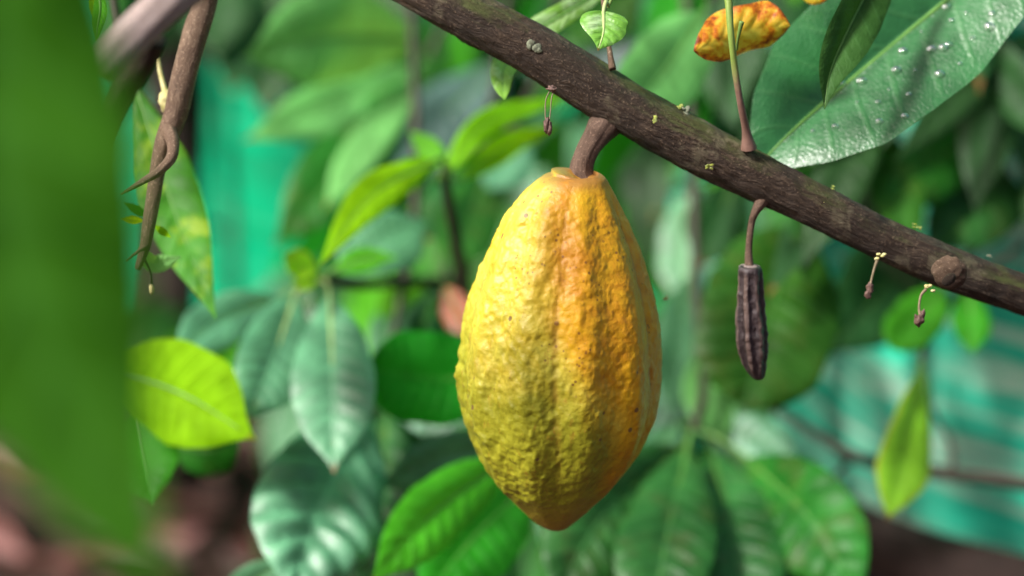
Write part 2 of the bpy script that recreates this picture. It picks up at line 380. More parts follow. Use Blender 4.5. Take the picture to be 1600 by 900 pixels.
lm, n, l, p = new_mat('litter'); tc = n.new('ShaderNodeTexCoord')
att = n.new('ShaderNodeUVMap'); sp = n.new('ShaderNodeSeparateXYZ'); l.new(att.outputs[0], sp.inputs[0])
r = ramp(n, [(0, (.02, .006, .005)), (.35, (.055, .014, .012)), (.6, (.12, .032, .026)), (.85, (.17, .06, .05)), (1, (.24, .13, .13))]); l.new(sp.outputs[0], r.inputs[0])
nz = noise(n, l, tc.outputs['Object'], 40, 5); l.new(mixc(n, l, mth(n, l, 'MULTIPLY', smooth(n, l, nz, .4, .7), .5), r.outputs[0], (.09, .03, .02)), p.inputs['Base Color']); p.inputs['Roughness'].default_value = .6
Vs, Fs, Us = [], [], []
for i in range(2600):
    cx, cy = rng.uniform(-2.2, 2.2), rng.uniform(1.2, 5.5); L = rng.uniform(.05, .12); Wd = L * rng.uniform(.3, .5); a = rng.uniform(0, 6.28)
    T_ = np.array([math.cos(a), math.sin(a), rng.uniform(-.25, .35)]); B_ = np.array([-math.sin(a), math.cos(a), rng.uniform(-.5, .5)]); N_ = np.cross(T_, B_)
    cu = rng.uniform(-.5, .9); cl = rng.uniform(-.2, .5); h = rng.uniform(.0, .06); u = rng.random(); off = len(Vs)
    for q in range(7):
        tq = q / 6; wq = math.sin(math.pi * (.04 + tq * .92)) ** .8
        for s_ in range(5):
            sv = (s_ - 2) / 2
            Vs.append(np.array([cx, cy, h]) + T_ * (tq - .5) * L + B_ * sv * Wd * .5 * wq + N_ * (cu * Wd * .5 * sv * sv * wq + cl * L * (tq - .5) ** 2)); Us.append((u, sv))
    for q in range(6):
        for s_ in range(4):
            b_ = off + q * 5 + s_; Fs.append((b_, b_ + 1, b_ + 6, b_ + 5))
me = bpy.data.meshes.new('leaf_litter'); me.from_pydata([tuple(v) for v in Vs], [], Fs); ul = me.uv_layers.new(name='UVMap')
li = np.array(Fs).reshape(-1); ul.data.foreach_set('uv', np.array(Us)[li].reshape(-1).astype(np.float32)); me.materials.append(lm)
o = bpy.data.objects.new('leaf_litter', me); col.objects.link(o); tag(o, 'fallen reddish brown dry leaves covering the soil', 'leaf litter', kind='stuff')

# ------------------------------------------------------------------ the green shade net
nm, n, l, p = new_mat('net_green'); uvn = n.new('ShaderNodeUVMap'); tc = n.new('ShaderNodeTexCoord')
sp = n.new('ShaderNodeSeparateXYZ'); l.new(uvn.outputs[0], sp.inputs[0])
wr = smooth(n, l, sp.outputs[0], 3.1, 3.45)                              # crumpled end, coloured brighter
f = noise(n, l, mapv(n, l, uvn.outputs[0], (3.5, 60, 1)), 1.5, 6, .6)
f2 = noise(n, l, mapv(n, l, uvn.outputs[0], (4, 22, 1), (3, 7, 0)), 2.0, 4, .6)
pale_streaks = mth(n, l, 'MULTIPLY', smooth(n, l, f, .44, .64), mth(n, l, 'MULTIPLY_ADD', wr, .8, .08))  # pale wrinkle streaks, strongest at the crumpled end
c = mixc(n, l, smooth(n, l, f2, .35, .65), (.0, .42, .18), (.0, .58, .27)); c = mixc(n, l, wr, c, mixc(n, l, f2, (.0, .42, .25), (.06, .85, .55)))  # crumpled end and its streaks brightened in colour to offset the shade
c = mixc(n, l, pale_streaks, c, (.66, .86, .66))
l.new(c, p.inputs['Base Color']); p.inputs['Roughness'].default_value = .42; l.new(mth(n, l, 'MULTIPLY_ADD', wr, .25, .08), p.inputs['Specular IOR Level'])
wv = noise(n, l, mapv(n, l, uvn.outputs[0], (900, 900, 1)), 1, 0); l.new(bump(n, l, wv, .4, .0006), p.inputs['Normal'])
tr = n.new('ShaderNodeBsdfTranslucent'); l.new(c, tr.inputs[0]); mx = n.new('ShaderNodeMixShader'); mx.inputs[0].default_value = .35
l.new(p.outputs[0], mx.inputs[1]); l.new(tr.outputs[0], mx.inputs[2]); l.new(mx.outputs[0], n['Material Output'].inputs['Surface'])
plan = catmull(np.array([(-2.6, 3.3, 0), (-1.2, 2.95, 0), (-.45, 2.75, 0), (-.1, 2.45, 0), (.08, 2.10, 0), (.17, 1.80, 0), (.218, 1.63, 0), (.297, 1.475, 0), (.5, 1.35, 0), (1.2, 1.2, 0)]), 420)
sl = np.concatenate([[0], np.cumsum(np.linalg.norm(np.diff(plan, axis=0), axis=1))])
h = np.linspace(0, 1, 200); px = plan[:, 0]
bot = np.interp(px, [-2.6, .08, .15, .218, .26, .297, .33, .6, 1.2], [0, 0, .12, .250, .262, .272, .28, .26, .2])
Z = bot[:, None] + h[None] * (1.9 - bot[:, None])
tn = nrm(np.gradient(plan, axis=0)); nn = np.stack([-tn[:, 1], tn[:, 0], tn[:, 0] * 0], 1)
SL = np.repeat(sl[:, None], 200, 1)
wamp = np.interp(px, [-2.6, 0, .15, 1.9], [.25, .3, .9, .9])[:, None]
dz = .035 * fbm(np.stack([SL * 2.2, Z * 9 + SL * 1.5, SL * 0], -1), 4, 3) * wamp + .012 * np.abs(fbm(np.stack([SL * 7, Z * 26 - SL * 4, SL * 0 + 5], -1), 3, 8)) * wamp + .03 * np.sin(SL * 9 + 2 * np.sin(Z * 2)) * (1.1 - wamp)
V = np.stack([plan[:, 0][:, None] + nn[:, 0][:, None] * dz, plan[:, 1][:, None] + nn[:, 1][:, None] * dz, Z], -1)
o = grid_mesh('shade_net', V, np.stack([SL, Z], -1), nm); tag(o, 'long teal green plastic shade net, crumpled and paler at its right end', 'shade net')

# ------------------------------------------------------------------ filler cacao plants standing in front of the net
windows = [(190, 100, 450, 430), (1230, 500, 1620, 850), (205, 640, 420, 920), (-50, 660, 210, 920), (560, 120, 640, 230), (1040, 320, 1110, 440), (1180, 60, 1230, 200), (1430, 210, 1600, 330)]
def inwin(x, y, pad=0):
    return any(a - pad < x < c_ + pad and b - pad < y < d + pad for a, b, c_, d in windows)
plants = [(340, 2.45, 'dark', 'slim dark cacao plant behind the hanging twig, furthest left'), (560, 2.3, 'mix', 'dark leafy cacao plant behind the bright lime shoot'),
          (760, 2.35, 'mix', 'dark cacao plant directly behind the yellow pod'), (960, 1.9, 'mix', 'dark leafy cacao plant just right behind the yellow pod'),
          (1140, 1.72, 'mix', 'leafy cacao plant behind the shrivelled black pod'), (1340, 1.53, 'dark', 'dark leafy cacao plant behind the right half of the branch'),
          (1540, 1.49, 'dark', 'dark leaved cacao plant at the right edge behind the branch')]
for pi, (px0, D0, kind, lab) in enumerate(plants):
    gx = P(px0, 450, D0); root = thing('cacao_plant', (gx[0], gx[1], 0), lab, 'cacao plant', 'leafy cacao plants in front of the net')
    top = P(px0 + 20, -260, D0)
    if px0 > 1300: root.name = 'overhanging_shoot'; root.location = P(px0, 300, D0); root['category'] = 'leafy shoot'; root['label'] = lab.replace('cacao plant', 'overhanging shoot').replace('dark leaved', 'shaded'); del root['group']
    parts = [tube('stem', ([np.array([gx[0], gx[1] + .02, -.05]), gx * .98 + np.array([.01, .05, 0])] if px0 < 1300 else [P(px0 + 14, 330, D0 + .03), P(px0 + 12, 250, D0 + .03)]) + [P(px0 + 10, 100, D0 + .04), top], [.008, .006, .005, .004], M_stemd, root, n=30, m=10)]
    for i in range(64 if px0 < 900 else 46 if px0 < 1300 else 16):
        for _ in range(30):
            x = random.gauss(px0, 95); y = random.uniform(-140, 820 if px0 < 1300 else 300)
            if not inwin(x, y, 50) and not inwin(x, y + 130, 10): break
        else: continue
        L = random.uniform(210, 330); a = R(random.gauss(90, 38)); D = D0 + (random.uniform(-.16, .14) if px0 < 900 else random.uniform(-.06, .05))
        tx, ty = x + L * math.cos(a), y + L * math.sin(a)
        if inwin(tx, ty) or inwin((x + tx) / 2, (y + ty) / 2): continue
        if ty > 540 and px0 > 1200: continue
        if px0 > 1100: L *= .85
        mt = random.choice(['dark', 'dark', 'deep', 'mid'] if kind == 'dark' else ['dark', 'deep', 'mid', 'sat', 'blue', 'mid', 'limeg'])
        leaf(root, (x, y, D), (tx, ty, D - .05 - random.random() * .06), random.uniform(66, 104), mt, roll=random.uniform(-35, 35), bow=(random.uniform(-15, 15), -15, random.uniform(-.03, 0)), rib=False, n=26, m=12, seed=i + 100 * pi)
        sx = px0 + 10; parts.append(tube('stem', [P(sx, min(y + 40, 860 if px0 < 1300 else 320), D0 + .03), P((sx + x) / 2, y + 5, D0), P(x, y, D)], [.004, .003, .002], M_stemd, root, n=10, m=6))
    join(parts)

# trunks behind
def trunk(label, pts, rad, mat=M_trunk, name='cacao_tree'):
    w = [P(*q) for q in pts]
    root = thing(name, w[-1], label, 'tree' if name == 'cacao_tree' else 'limb')
    o = tube('trunk' if name == 'cacao_tree' else 'limb', w, rad, mat, root, n=80, m=28, disp=lambda s_, th, r, C: r * (1 + .08 * fbm(np.stack([s_ * 9, np.cos(th) * 1.5, np.sin(th) * 1.5], -1), 3, 4)))
    return root
trunk('thick dark brown trunk behind the tip of the hanging twig', [(300, -200, 2.5), (262, 350, 2.45), (248, 520, 2.42), (240, 760, 2.4)], [.03, .036, .042, .055])
trunk('dark fallen limb lying slanted below the hem of the net', [(1110, 640, 1.68), (1270, 778, 1.60), (1400, 862, 1.54), (1640, 935, 1.46), (1800, 960, 1.42)], [.012, .016, .02, .022, .022], name='fallen_limb')
# twig network over the net
root = thing('bare_twig', P(1200, 640, 1.5), 'thin dark bare twig crossing the net behind the yellowing leaf', 'twig')
a = tube('stem', [P(1190, 630, 1.54), P(1240, 655, 1.53), P(1340, 715, 1.5), P(1440, 735, 1.48), P(1600, 757, 1.46), P(1750, 790, 1.44)], [.0022, .003, .0038, .0042, .004, .004], M_stemd, root, n=60, m=10)
tube('side_twig', [P(1490, 742, 1.47), P(1485, 690, 1.48), P(1455, 640, 1.49), P(1440, 600, 1.50)], [.0022, .0018, .0015, .001], M_stemd, root, n=24, m=8)
tube('side_twig', [P(1335, 712, 1.5), P(1290, 760, 1.52), P(1265, 790, 1.53)], [.002, .0016, .001], M_stemd, root, n=24, m=8)

# ------------------------------------------------------------------ leafy shoots, each one a thing
def shoot(label, hub, stem, r=(.0022, .003), cat='leafy shoot', smat=M_stemd, name='leafy_shoot'):
    root = thing(name, P(*hub), label, cat, None)
    pts = [P(*hub)] + [P(*q) for q in stem]
    tube('stem', pts, list(np.linspace(r[0], r[1], len(pts))), smat, root, n=40, m=10)
    return root
WS = 1.02
# A: pale cluster top left of the branch
h = (668, 95, 1.62)
s = shoot('pale green drooping cluster of broad leaves left of the branch top', h, [(700, 20, 1.63), (760, -120, 1.66), (800, -400, 1.7)])
leaf(s, (655, 62, 1.60), (378, 90, 1.50), 150, 'pale', roll=-12, bow=(0, -18, -.02), fold=10, petiole=h)
leaf(s, (655, 105, 1.61), (375, 222, 1.53), 88, 'pale', roll=20, bow=(10, 0, 0), petiole=h)
leaf(s, (650, 118, 1.60), (425, 385, 1.52), 125, 'mid', roll=12, bow=(0, 10, -.01), petiole=h)
leaf(s, (655, 112, 1.63), (470, 300, 1.6), 70, 'dark', roll=-25, petiole=h)
leaf(s, (660, 110, 1.58), (505, 330, 1.50), 70, 'pale', roll=30, bow=(-6, 0, 0), petiole=h)
# B: grey-blue leaf
h = (790, 90, 1.75)
s = shoot('grey blue leaves sloping down between pale cluster and lime shoot', h, [(840, 30, 1.76), (900, -200, 1.8)])
leaf(s, (775, 100, 1.74), (585, 300, 1.66), 120, 'grey', roll=15, petiole=h)
leaf(s, (790, 110, 1.76), (690, 250, 1.70), 90, 'grey', roll=-10, petiole=h)
leaf(s, (700, 40, 1.78), (600, 160, 1.75), 110, 'mid', petiole=(740, 30, 1.77))
# C: lime shoot
h = (694, 262, 1.36)
s = shoot('bright lime green shoot of narrow leaves left of the pod top', h, [(700, 310, 1.38), (720, 420, 1.42), (760, 700, 1.5)], (.0025, .004))
leaf(s, (692, 245, 1.35), (496, 418, 1.28), 64, 'lime_lit', prof='lance', roll=10, bow=(-12, -26, 0), fold=8, petiole=h)
leaf(s, (684, 285, 1.36), (892, 150, 1.40), 44, 'lime_lit', prof='lance', roll=-15, bow=(-26, -26, 0), petiole=h)
leaf(s, (712, 285, 1.36), (868, 195, 1.44), 48, 'lime_lit', prof='lance', roll=20, bow=(-5, -8, 0), petiole=h)
leaf(s, (700, 262, 1.36), (640, 205, 1.42), 40, 'limeg', prof='lance', petiole=h)
leaf(s, (680, 250, 1.35), (600, 320, 1.33), 55, 'limeg', prof='lance', roll=-30, bow=(-5, -10, 0), petiole=h)
# C2: mid leaves beneath
h = (760, 255, 1.55)
s = shoot('mid green soft leaves tucked directly left of the pod shoulder', h, [(800, 200, 1.56), (860, 60, 1.6), (900, -200, 1.6)])
leaf(s, (765, 262, 1.54), (700, 430, 1.46), 100, 'mid', roll=-10, petiole=h)
leaf(s, (750, 262, 1.55), (660, 380, 1.50), 90, 'deep', roll=20, petiole=h)
leaf(s, (820, 215, 1.56), (760, 300, 1.52), 90, 'blue', roll=10, petiole=h)
leaf(s, (690, 380, 1.55), (760, 480, 1.50), 90, 'mid', roll=15, petiole=(700, 350, 1.55))
# D: pale blue-green hanging rosette
h = (505, 438, 1.38)
s = shoot('hanging rosette of glossy blue green leaves left of the pod', h, [(560, 445, 1.42), (640, 440, 1.48), (760, 440, 1.55), (1000, 420, 1.6)], (.003, .004), smat=M_stemd)
leaf(s, (515, 458, 1.36), (522, 742, 1.27), 132, 'blue', roll=4, bow=(2, 0, -.012), ribmat=M_midp, petiole=h)
leaf(s, (462, 458, 1.37), (385, 665, 1.29), 120, 'blue', roll=-8, bow=(4, 0, -.01), ribmat=M_midp, petiole=h)
leaf(s, (440, 462, 1.40), (268, 560, 1.33), 88, 'blue', roll=12, bow=(-10, -8, 0), petiole=h)
leaf(s, (530, 430, 1.39), (668, 345, 1.44), 120, 'blue', roll=-20, bow=(0, -10, 0), petiole=h)
leaf(s, (515, 425, 1.37), (622, 402, 1.36), 42, 'limeg', roll=10, bow=(0, -8, 0), prof='lance', petiole=h)
leaf(s, (495, 430, 1.36), (440, 395, 1.34), 46, 'yel', roll=10, petiole=h)
leaf(s, (500, 428, 1.36), (455, 445, 1.32), 34, 'yel', roll=-10, petiole=h)
leaf(s, (485, 450, 1.41), (420, 620, 1.39), 80, 'deep', roll=30, petiole=h)
h = (690, 440, 1.52)
s = shoot('narrow mid green leaves filling the gap between rosette and pod', h, [(720, 350, 1.54), (780, 100, 1.6), (820, -300, 1.62)])
for a_, b_, w_, m_ in (((690, 450), (640, 620), 62, 'mid'), ((680, 445), (575, 560), 60, 'blue'), ((700, 455), (705, 600), 60, 'deep'), ((675, 435), (590, 500), 46, 'limeg'), ((690, 440), (620, 700), 66, 'blue')):
    leaf(s, (*a_, 1.51), (*b_, 1.46), w_, m_, roll=random.uniform(-20, 20), bow=(-8, -6, 0), petiole=h)
# E: big quilted leaf low left centre
h = (600, 590, 1.42)
s = shoot('large quilted dark blue green leaves at the bottom left of the pod', h, [(620, 500, 1.46), (650, 300, 1.5), (640, -100, 1.55)])
leaf(s, (575, 640, 1.38), (455, 950, 1.25), 205, 'blue', roll=-6, bow=(-14, 0, -.02), quilt=.14, nv=8, petiole=h)
leaf(s, (605, 640, 1.42), (560, 930, 1.32), 130, 'deep', roll=18, bow=(12, 0, 0), quilt=.08, nv=9, petiole=h)
leaf(s, (590, 600, 1.46), (610, 810, 1.42), 110, 'deep', roll=-18, petiole=h)
# F: leaves left behind the pod's lower half
h = (800, 590, 1.36)
s = shoot('fan of bright green leaves reaching out left from behind the pod', h, [(840, 640, 1.4), (900, 760, 1.45), (960, 1100, 1.5)])
leaf(s, (780, 585, 1.36), (572, 575, 1.34), 150, 'sat', roll=10, bow=(0, 12, 0), prof='broad', petiole=h)
leaf(s, (790, 620, 1.42), (600, 640, 1.44), 110, 'blue', roll=30, petiole=h)
leaf(s, (800, 690, 1.38), (585, 765, 1.34), 78, 'blue', roll=-20, bow=(0, -14, 0), petiole=h)
leaf(s, (800, 715, 1.33), (575, 915, 1.25), 108, 'limeg', roll=-14, bow=(-6, -16, 0), petiole=(840, 690, 1.36))
leaf(s, (830, 755, 1.36), (655, 950, 1.29), 150, 'sat', roll=12, bow=(-4, -10, 0), petiole=(850, 700, 1.38))
leaf(s, (700, 640, 1.46), (640, 760, 1.46), 90, 'mid', petiole=(760, 610, 1.4))
# G: quilted dark cluster lower right
h = (1085, 672, 1.44)
s = shoot('large cluster of quilted dark leaves right below the pod', h, [(1100, 600, 1.46), (1090, 480, 1.5), (1080, 200, 1.55), (1060, -300, 1.6)], (.003, .0035))
leaf(s, (1072, 695, 1.43), (862, 960, 1.31), 152, 'deep', roll=-8, bow=(-26, -18, -.02), quilt=.06, nv=11, ribmat=M_mid, petiole=h)
leaf(s, (1075, 700, 1.41), (1015, 1000, 1.28), 152, 'deep', roll=5, bow=(-4, 0, -.02), quilt=.06, nv=11, ribmat=M_mid, petiole=h)
leaf(s, (1110, 700, 1.44), (1170, 1000, 1.31), 152, 'deep', roll=-5, bow=(10, 0, -.02), quilt=.06, nv=11, petiole=h)
leaf(s, (1165, 715, 1.42), (1350, 950, 1.32), 152, 'mid', roll=8, bow=(10, -20, -.02), quilt=.06, nv=11, petiole=h)
leaf(s, (1135, 705, 1.46), (1262, 980, 1.36), 130, 'deep', roll=-14, bow=(12, -10, -.01), quilt=.06, petiole=h)
leaf(s, (1070, 700, 1.46), (945, 990, 1.38), 130, 'mid', roll=12, bow=(-12, -8, -.01), quilt=.06, petiole=h)
leaf(s, (1100, 665, 1.47), (1260, 735, 1.44), 70, 'blue', roll=-15, bow=(0, -16, 0), petiole=h)
leaf(s, (1060, 665, 1.47), (985, 740, 1.44), 70, 'blue', roll=15, petiole=h)
leaf(s, (1085, 560, 1.50), (1130, 690, 1.45), 80, 'pale', roll=-15, petiole=(1088, 520, 1.5))
leaf(s, (1070, 300, 1.62), (1060, 480, 1.58), 80, 'blue', roll=15, petiole=(1082, 250, 1.58))
leaf(s, (1075, 430, 1.56), (1045, 660, 1.50), 90, 'blue', roll=-20, petiole=(1082, 400, 1.56))
# H: broad leaf behind shrivelled pod
h = (1255, 330, 1.5)
s = shoot('broad green leaves hanging behind the shrivelled black pod', h, [(1280, 280, 1.52), (1340, 100, 1.56), (1400, -300, 1.6)])
leaf(s, (1250, 350, 1.48), (1165, 640, 1.40), 215, 'mid', roll=-8, bow=(-6, 0, -.02), prof='broad', quilt=.06, petiole=h)
leaf(s, (1210, 370, 1.56), (1100, 640, 1.50), 110, 'deep', roll=15, petiole=h)
leaf(s, (1150, 280, 1.58), (1095, 420, 1.55), 110, 'dark', petiole=(1200, 240, 1.58))
# H2: right side leaves
h = (1600, 165, 1.5)
s = shoot('smooth green leaves slanting down behind the branch at the right', h, [(1680, 60, 1.52), (1760, -200, 1.55)])
leaf(s, (1590, 170, 1.5), (1370, 345, 1.42), 112, 'mid', roll=-12, bow=(-8, -14, 0), petiole=h)
leaf(s, (1640, 215, 1.52), (1440, 400, 1.44), 140, 'deep', roll=10, petiole=h)
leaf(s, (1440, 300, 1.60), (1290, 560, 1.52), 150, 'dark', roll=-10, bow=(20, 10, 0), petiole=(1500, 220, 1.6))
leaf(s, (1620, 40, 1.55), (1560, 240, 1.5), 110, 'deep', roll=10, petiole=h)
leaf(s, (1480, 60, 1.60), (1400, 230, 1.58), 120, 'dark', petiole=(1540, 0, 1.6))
h = (1490, 430, 1.45)
s = shoot('small vivid green leaves just under the branch knot', h, [(1530, 380, 1.47), (1640, 250, 1.5)])
leaf(s, (1475, 450, 1.44), (1392, 545, 1.40), 80, 'sat', prof='broad', roll=10, petiole=h)
leaf(s, (1515, 450, 1.44), (1520, 555, 1.41), 62, 'sat', roll=-10, petiole=h)
# L: pale leaf between heart leaf and dry leaf
h = (1110, 5, 1.4)
s = shoot('wide pale green leaf hanging above the middle of the branch', h, [(1150, -60, 1.4), (1250, -300, 1.45)])
leaf(s, (1100, 20, 1.39), (965, 195, 1.33), 130, 'pale', roll=-10, prof='broad', bow=(4, 6, 0), quilt=.02, petiole=h)
h = (1010, -20, 1.6)
s = shoot('dark green leaves above the branch middle, furthest back', h, [(1050, -200, 1.62)])
leaf(s, (1000, -20, 1.58), (880, 60, 1.55), 120, 'mid', roll=10, petiole=h)
leaf(s, (1130, -30, 1.62), (1170, 220, 1.56), 120, 'dark', roll=10, petiole=h)
leaf(s, (930, 30, 1.66), (1000, 200, 1.62), 110, 'grey', roll=10, petiole=h)
leaf(s, (860, -60, 1.62), (720, 30, 1.60), 110, 'mid', roll=-10, petiole=h)
# top left darks
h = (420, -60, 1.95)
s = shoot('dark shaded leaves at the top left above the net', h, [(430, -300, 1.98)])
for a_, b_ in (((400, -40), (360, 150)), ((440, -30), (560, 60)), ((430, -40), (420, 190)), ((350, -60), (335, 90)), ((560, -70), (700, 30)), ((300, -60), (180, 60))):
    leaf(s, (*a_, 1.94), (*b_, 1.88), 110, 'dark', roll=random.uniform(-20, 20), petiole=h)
# M2: speckled leaf by the twig
h = (205, 110, 1.27)
s = shoot('long speckled green leaf hanging behind the twig', h, [(180, 30, 1.28), (150, -200, 1.3)])
leaf(s, (208, 128, 1.26), (338, 500, 1.21), 105, 'speck', roll=8, bow=(-2, 10, 0), prof='lance', petiole=h)
# N: lime leaf beside near leaf
h = (190, 590, 1.30)
s = shoot('sunlit yellow green leaf beside the big blurred leaf', h, [(120, 560, 1.3), (20, 500, 1.32), (-300, 400, 1.35)])
leaf(s, (150, 575, 1.29), (402, 688, 1.25), 165, 'lime', roll=8, bow=(4, -18, 0), prof='oblong', quilt=.012, petiole=h)
leaf(s, (205, 640, 1.31), (235, 790, 1.28), 120, 'sat', roll=10, petiole=h)
leaf(s, (260, 690, 1.36), (380, 690, 1.34), 90, 'mid', roll=30, bow=(0, 14, 0), petiole=h)
# small bottom leaf and small left edge
h = (330, 960, 1.3)
s = shoot('tip of a pale leaf poking up at the bottom edge', h, [(320, 1050, 1.32)])
leaf(s, (335, 950, 1.3), (450, 872, 1.27), 60, 'blue', roll=10, petiole=h)
# Q: yellowing twisted leaf
h = (1440, 572, 1.40)
s = shoot('yellowing twisted single leaf hanging before the crumpled net', h, [(1446, 540, 1.41), (1490, 470, 1.44), (1600, 380, 1.46)], (.0012, .0018), cat='leaf', smat=M_stemd, name='hanging_leaf')
leaf(s, (1438, 572, 1.40), (1386, 815, 1.34), 96, 'yel', prof='oblong', roll=-28, twist=70, bow=(2, 18, 0), fold=20, petiole=h)
leaf(s, (1443, 575, 1.405), (1450, 660, 1.40), 34, 'deep', prof='lance', roll=50, petiole=h)
# R: orange leaf left of pod
om = leaf_mat('leaf_orange', (.34, .07, .012), .25, tcol=(.5, .12, .01), vein=.1)
s = thing('withered_leaf', P(700, 470, 1.43), 'small blurred orange withered leaf left beside the pod', 'leaf')
leaf(s, (694, 446, 1.43), (733, 528, 1.41), 52, om, roll=10, rib=True)
rb = leaf_mat('leaf_red_brown', (.20, .05, .04), .2, tcol=(.3, .06, .04), vein=.1)
s = thing('withered_leaf', P(1250, 255, 1.5), 'dull red brown withered leaf just above the branch, under the wet leaf', 'leaf')
leaf(s, (1225, 235, 1.5), (1320, 275, 1.47), 66, rb, roll=10)

WS = 1.0
# ------------------------------------------------------------------ main branch
root = thing('cacao_branch', P(1040, 204, 1.12), 'thick brown cacao branch sloping down to the right carrying the pods', 'branch')
bp = [(120, -420, 1.25, 60), (400, -190, 1.17, 50), (560, -82, 1.135, 45), (655, -22, 1.125, 42), (738, 26, 1.12, 41), (828, 75, 1.12, 43), (928, 138, 1.12, 45), (1040, 202, 1.12, 44), (1153, 262, 1.122, 41),
      (1274, 322, 1.125, 37), (1385, 377, 1.13, 35), (1486, 420, 1.135, 36), (1588, 456, 1.14, 34), (1720, 505, 1.15, 33), (2000, 600, 1.18, 31), (2400, 720, 1.25, 30)]
def bark_disp(s_, th, r, C):
    q = np.stack([s_ * 26, np.cos(th) * 1.1, np.sin(th) * 1.1], -1)
    d = -.03 + .075 * fbm(q, 3, 2)
    d += .055 * fbm(np.stack([s_ * 60, np.cos(th) * 5, np.sin(th) * 5], -1), 3, 6)
    d += .035 * fbm(np.stack([s_ * 170, np.cos(th) * 9, np.sin(th) * 9], -1), 3, 11)
    return r * (1 + d)
tube('limb', [P(a_, b_, d_) for a_, b_, d_, _ in bp], [S(d_) * r_ * .96 for _, _, d_, r_ in bp], M_bark, root, n=1500, m=110, disp=bark_disp)
def bump_on(name, x, y, D, rpx, mat, flat=.5, parent=root, seed=0, rough=.25, ax=(0, -1, .2), n=18, m=22):
    return ellipsoid(name, P(x, y, D), (S(D) * rpx, S(D) * rpx, S(D) * rpx * flat), mat, parent, axis=ax, seed=seed, rough=rough, n=n, m=m)
# swelling under the first bend, cut knot at the right
ellipsoid('swelling', P(735, 48, 1.122), (S(1.12) * 22, S(1.12) * 20, S(1.12) * 44), M_bark, root, axis=(.80, 0, -.6), rough=.25, n=34, m=40, seed=4)
k = bump_on('knot', 1484, 426, 1.108, 27, M_twig, .42, seed=7, rough=.35, ax=(-.1, -1, -.3), n=24, m=30)
ellipsoid('scar', P(1483, 437, 1.096), (S(1.1) * 13, S(1.1) * 9, S(1.1) * 5), M_bark, k, axis=(0, -1, -.35), rough=.2, seed=2)
for i, (x, y, rp, mm) in enumerate([(1073, 175, 11, M_lichg), (1062, 168, 6, M_lichen), (1026, 186, 6, M_lichen), (1108, 261, 6, M_lichen), (1300, 293, 4, M_lichen), (1430, 353, 5, M_lichen), (1437, 357, 4, M_lichen), (835, 72, 12, M_lichg), (1022, 190, 3, M_lichen), (1286, 316, 2.5, M_bud), (1195, 327, 3, M_bud), (1112, 264, 3, M_bud), (1545, 400, 4, M_lichg)]):
    # sit on the limb's camera-side surface at that pixel
    ax_ = np.array([(q[0], q[1]) for q in bp], float); cy = np.interp(x, ax_[:, 0], ax_[:, 1]); rr = np.interp(x, ax_[:, 0], [q[3] for q in bp]); off = min(abs(y - cy) * .88 / rr, .98)
    D = np.interp(x, ax_[:, 0], [q[2] for q in bp]) - S(1.12) * rr * math.sqrt(1 - off * off) * .97
    nrmv = np.array([-.3 * off * np.sign(cy - y) * -1, -math.sqrt(1 - off * off), off * np.sign(cy - y)])
    q = [ellipsoid('lichen_patch', P(x + random.uniform(-rp, rp) * .8, y + random.uniform(-rp, rp) * .6, D), (S(D) * rp * random.uniform(.3, .6), S(D) * rp * random.uniform(.3, .6), S(D) * rp * .16), mm, root, axis=nrmv + np.array([random.uniform(-.3, .3)] * 3), rough=.6, seed=i * 5 + j) for j in range(5)]
    join(q)

# pod stalk is part of the pod thing
HP = 1.12
cosp = math.cos(PITCH)
podc = P(875, 560, HP)
pod = thing('cacao_pod', P(905, 285, HP), 'large ripe yellow and orange cacao pod hanging from the branch', 'cacao pod')
tab = np.array([(284, 898, 904), (279, 886, 914), (275, 874, 924), (273.5, 862, 932), (276, 852, 939), (281, 843, 945), (291, 831, 951), (310, 812, 961), (340, 792, 975), (375, 774, 991), (410, 758, 1004), (440, 746, 1013), (480, 733, 1023), (520, 725, 1029),
                (560, 720, 1031), (590, 719, 1031), (620, 721, 1029), (660, 728, 1021), (700, 742, 1004), (730, 756, 986), (760, 775, 964), (780, 793, 945), (800, 812, 926), (815, 827, 910), (828, 843, 896), (835, 856, 886), (838, 870, 873)], float)
NR = 560; MC = 520
tt = catmull(tab, NR)
th = np.linspace(0, 2 * math.pi, MC, endpoint=False)
cx = (tt[:, 1] + tt[:, 2]) / 2; rr = np.maximum((tt[:, 2] - tt[:, 1]) / 2, .3)
Cn = np.stack([(cx - 800) * K * HP, np.zeros(NR), -(tt[:, 0] - 450) * K * HP / cosp], 1)
base0 = P(800, 450, HP)
TH = np.repeat(th[None], NR, 0); zz = np.repeat(Cn[:, 2][:, None], MC, 1); RR = np.repeat((rr * K * HP)[:, None], MC, 1)
prog = np.linspace(0, 1, NR)[:, None]
yy = tt[:, 0][:, None]
env = np.clip((yy - 268) / 60, 0, 1) * np.clip((846 - yy) / 110, .15, 1) * (RR > .004)
phi = TH + .05 * np.sin((yy - 300) / 110) 
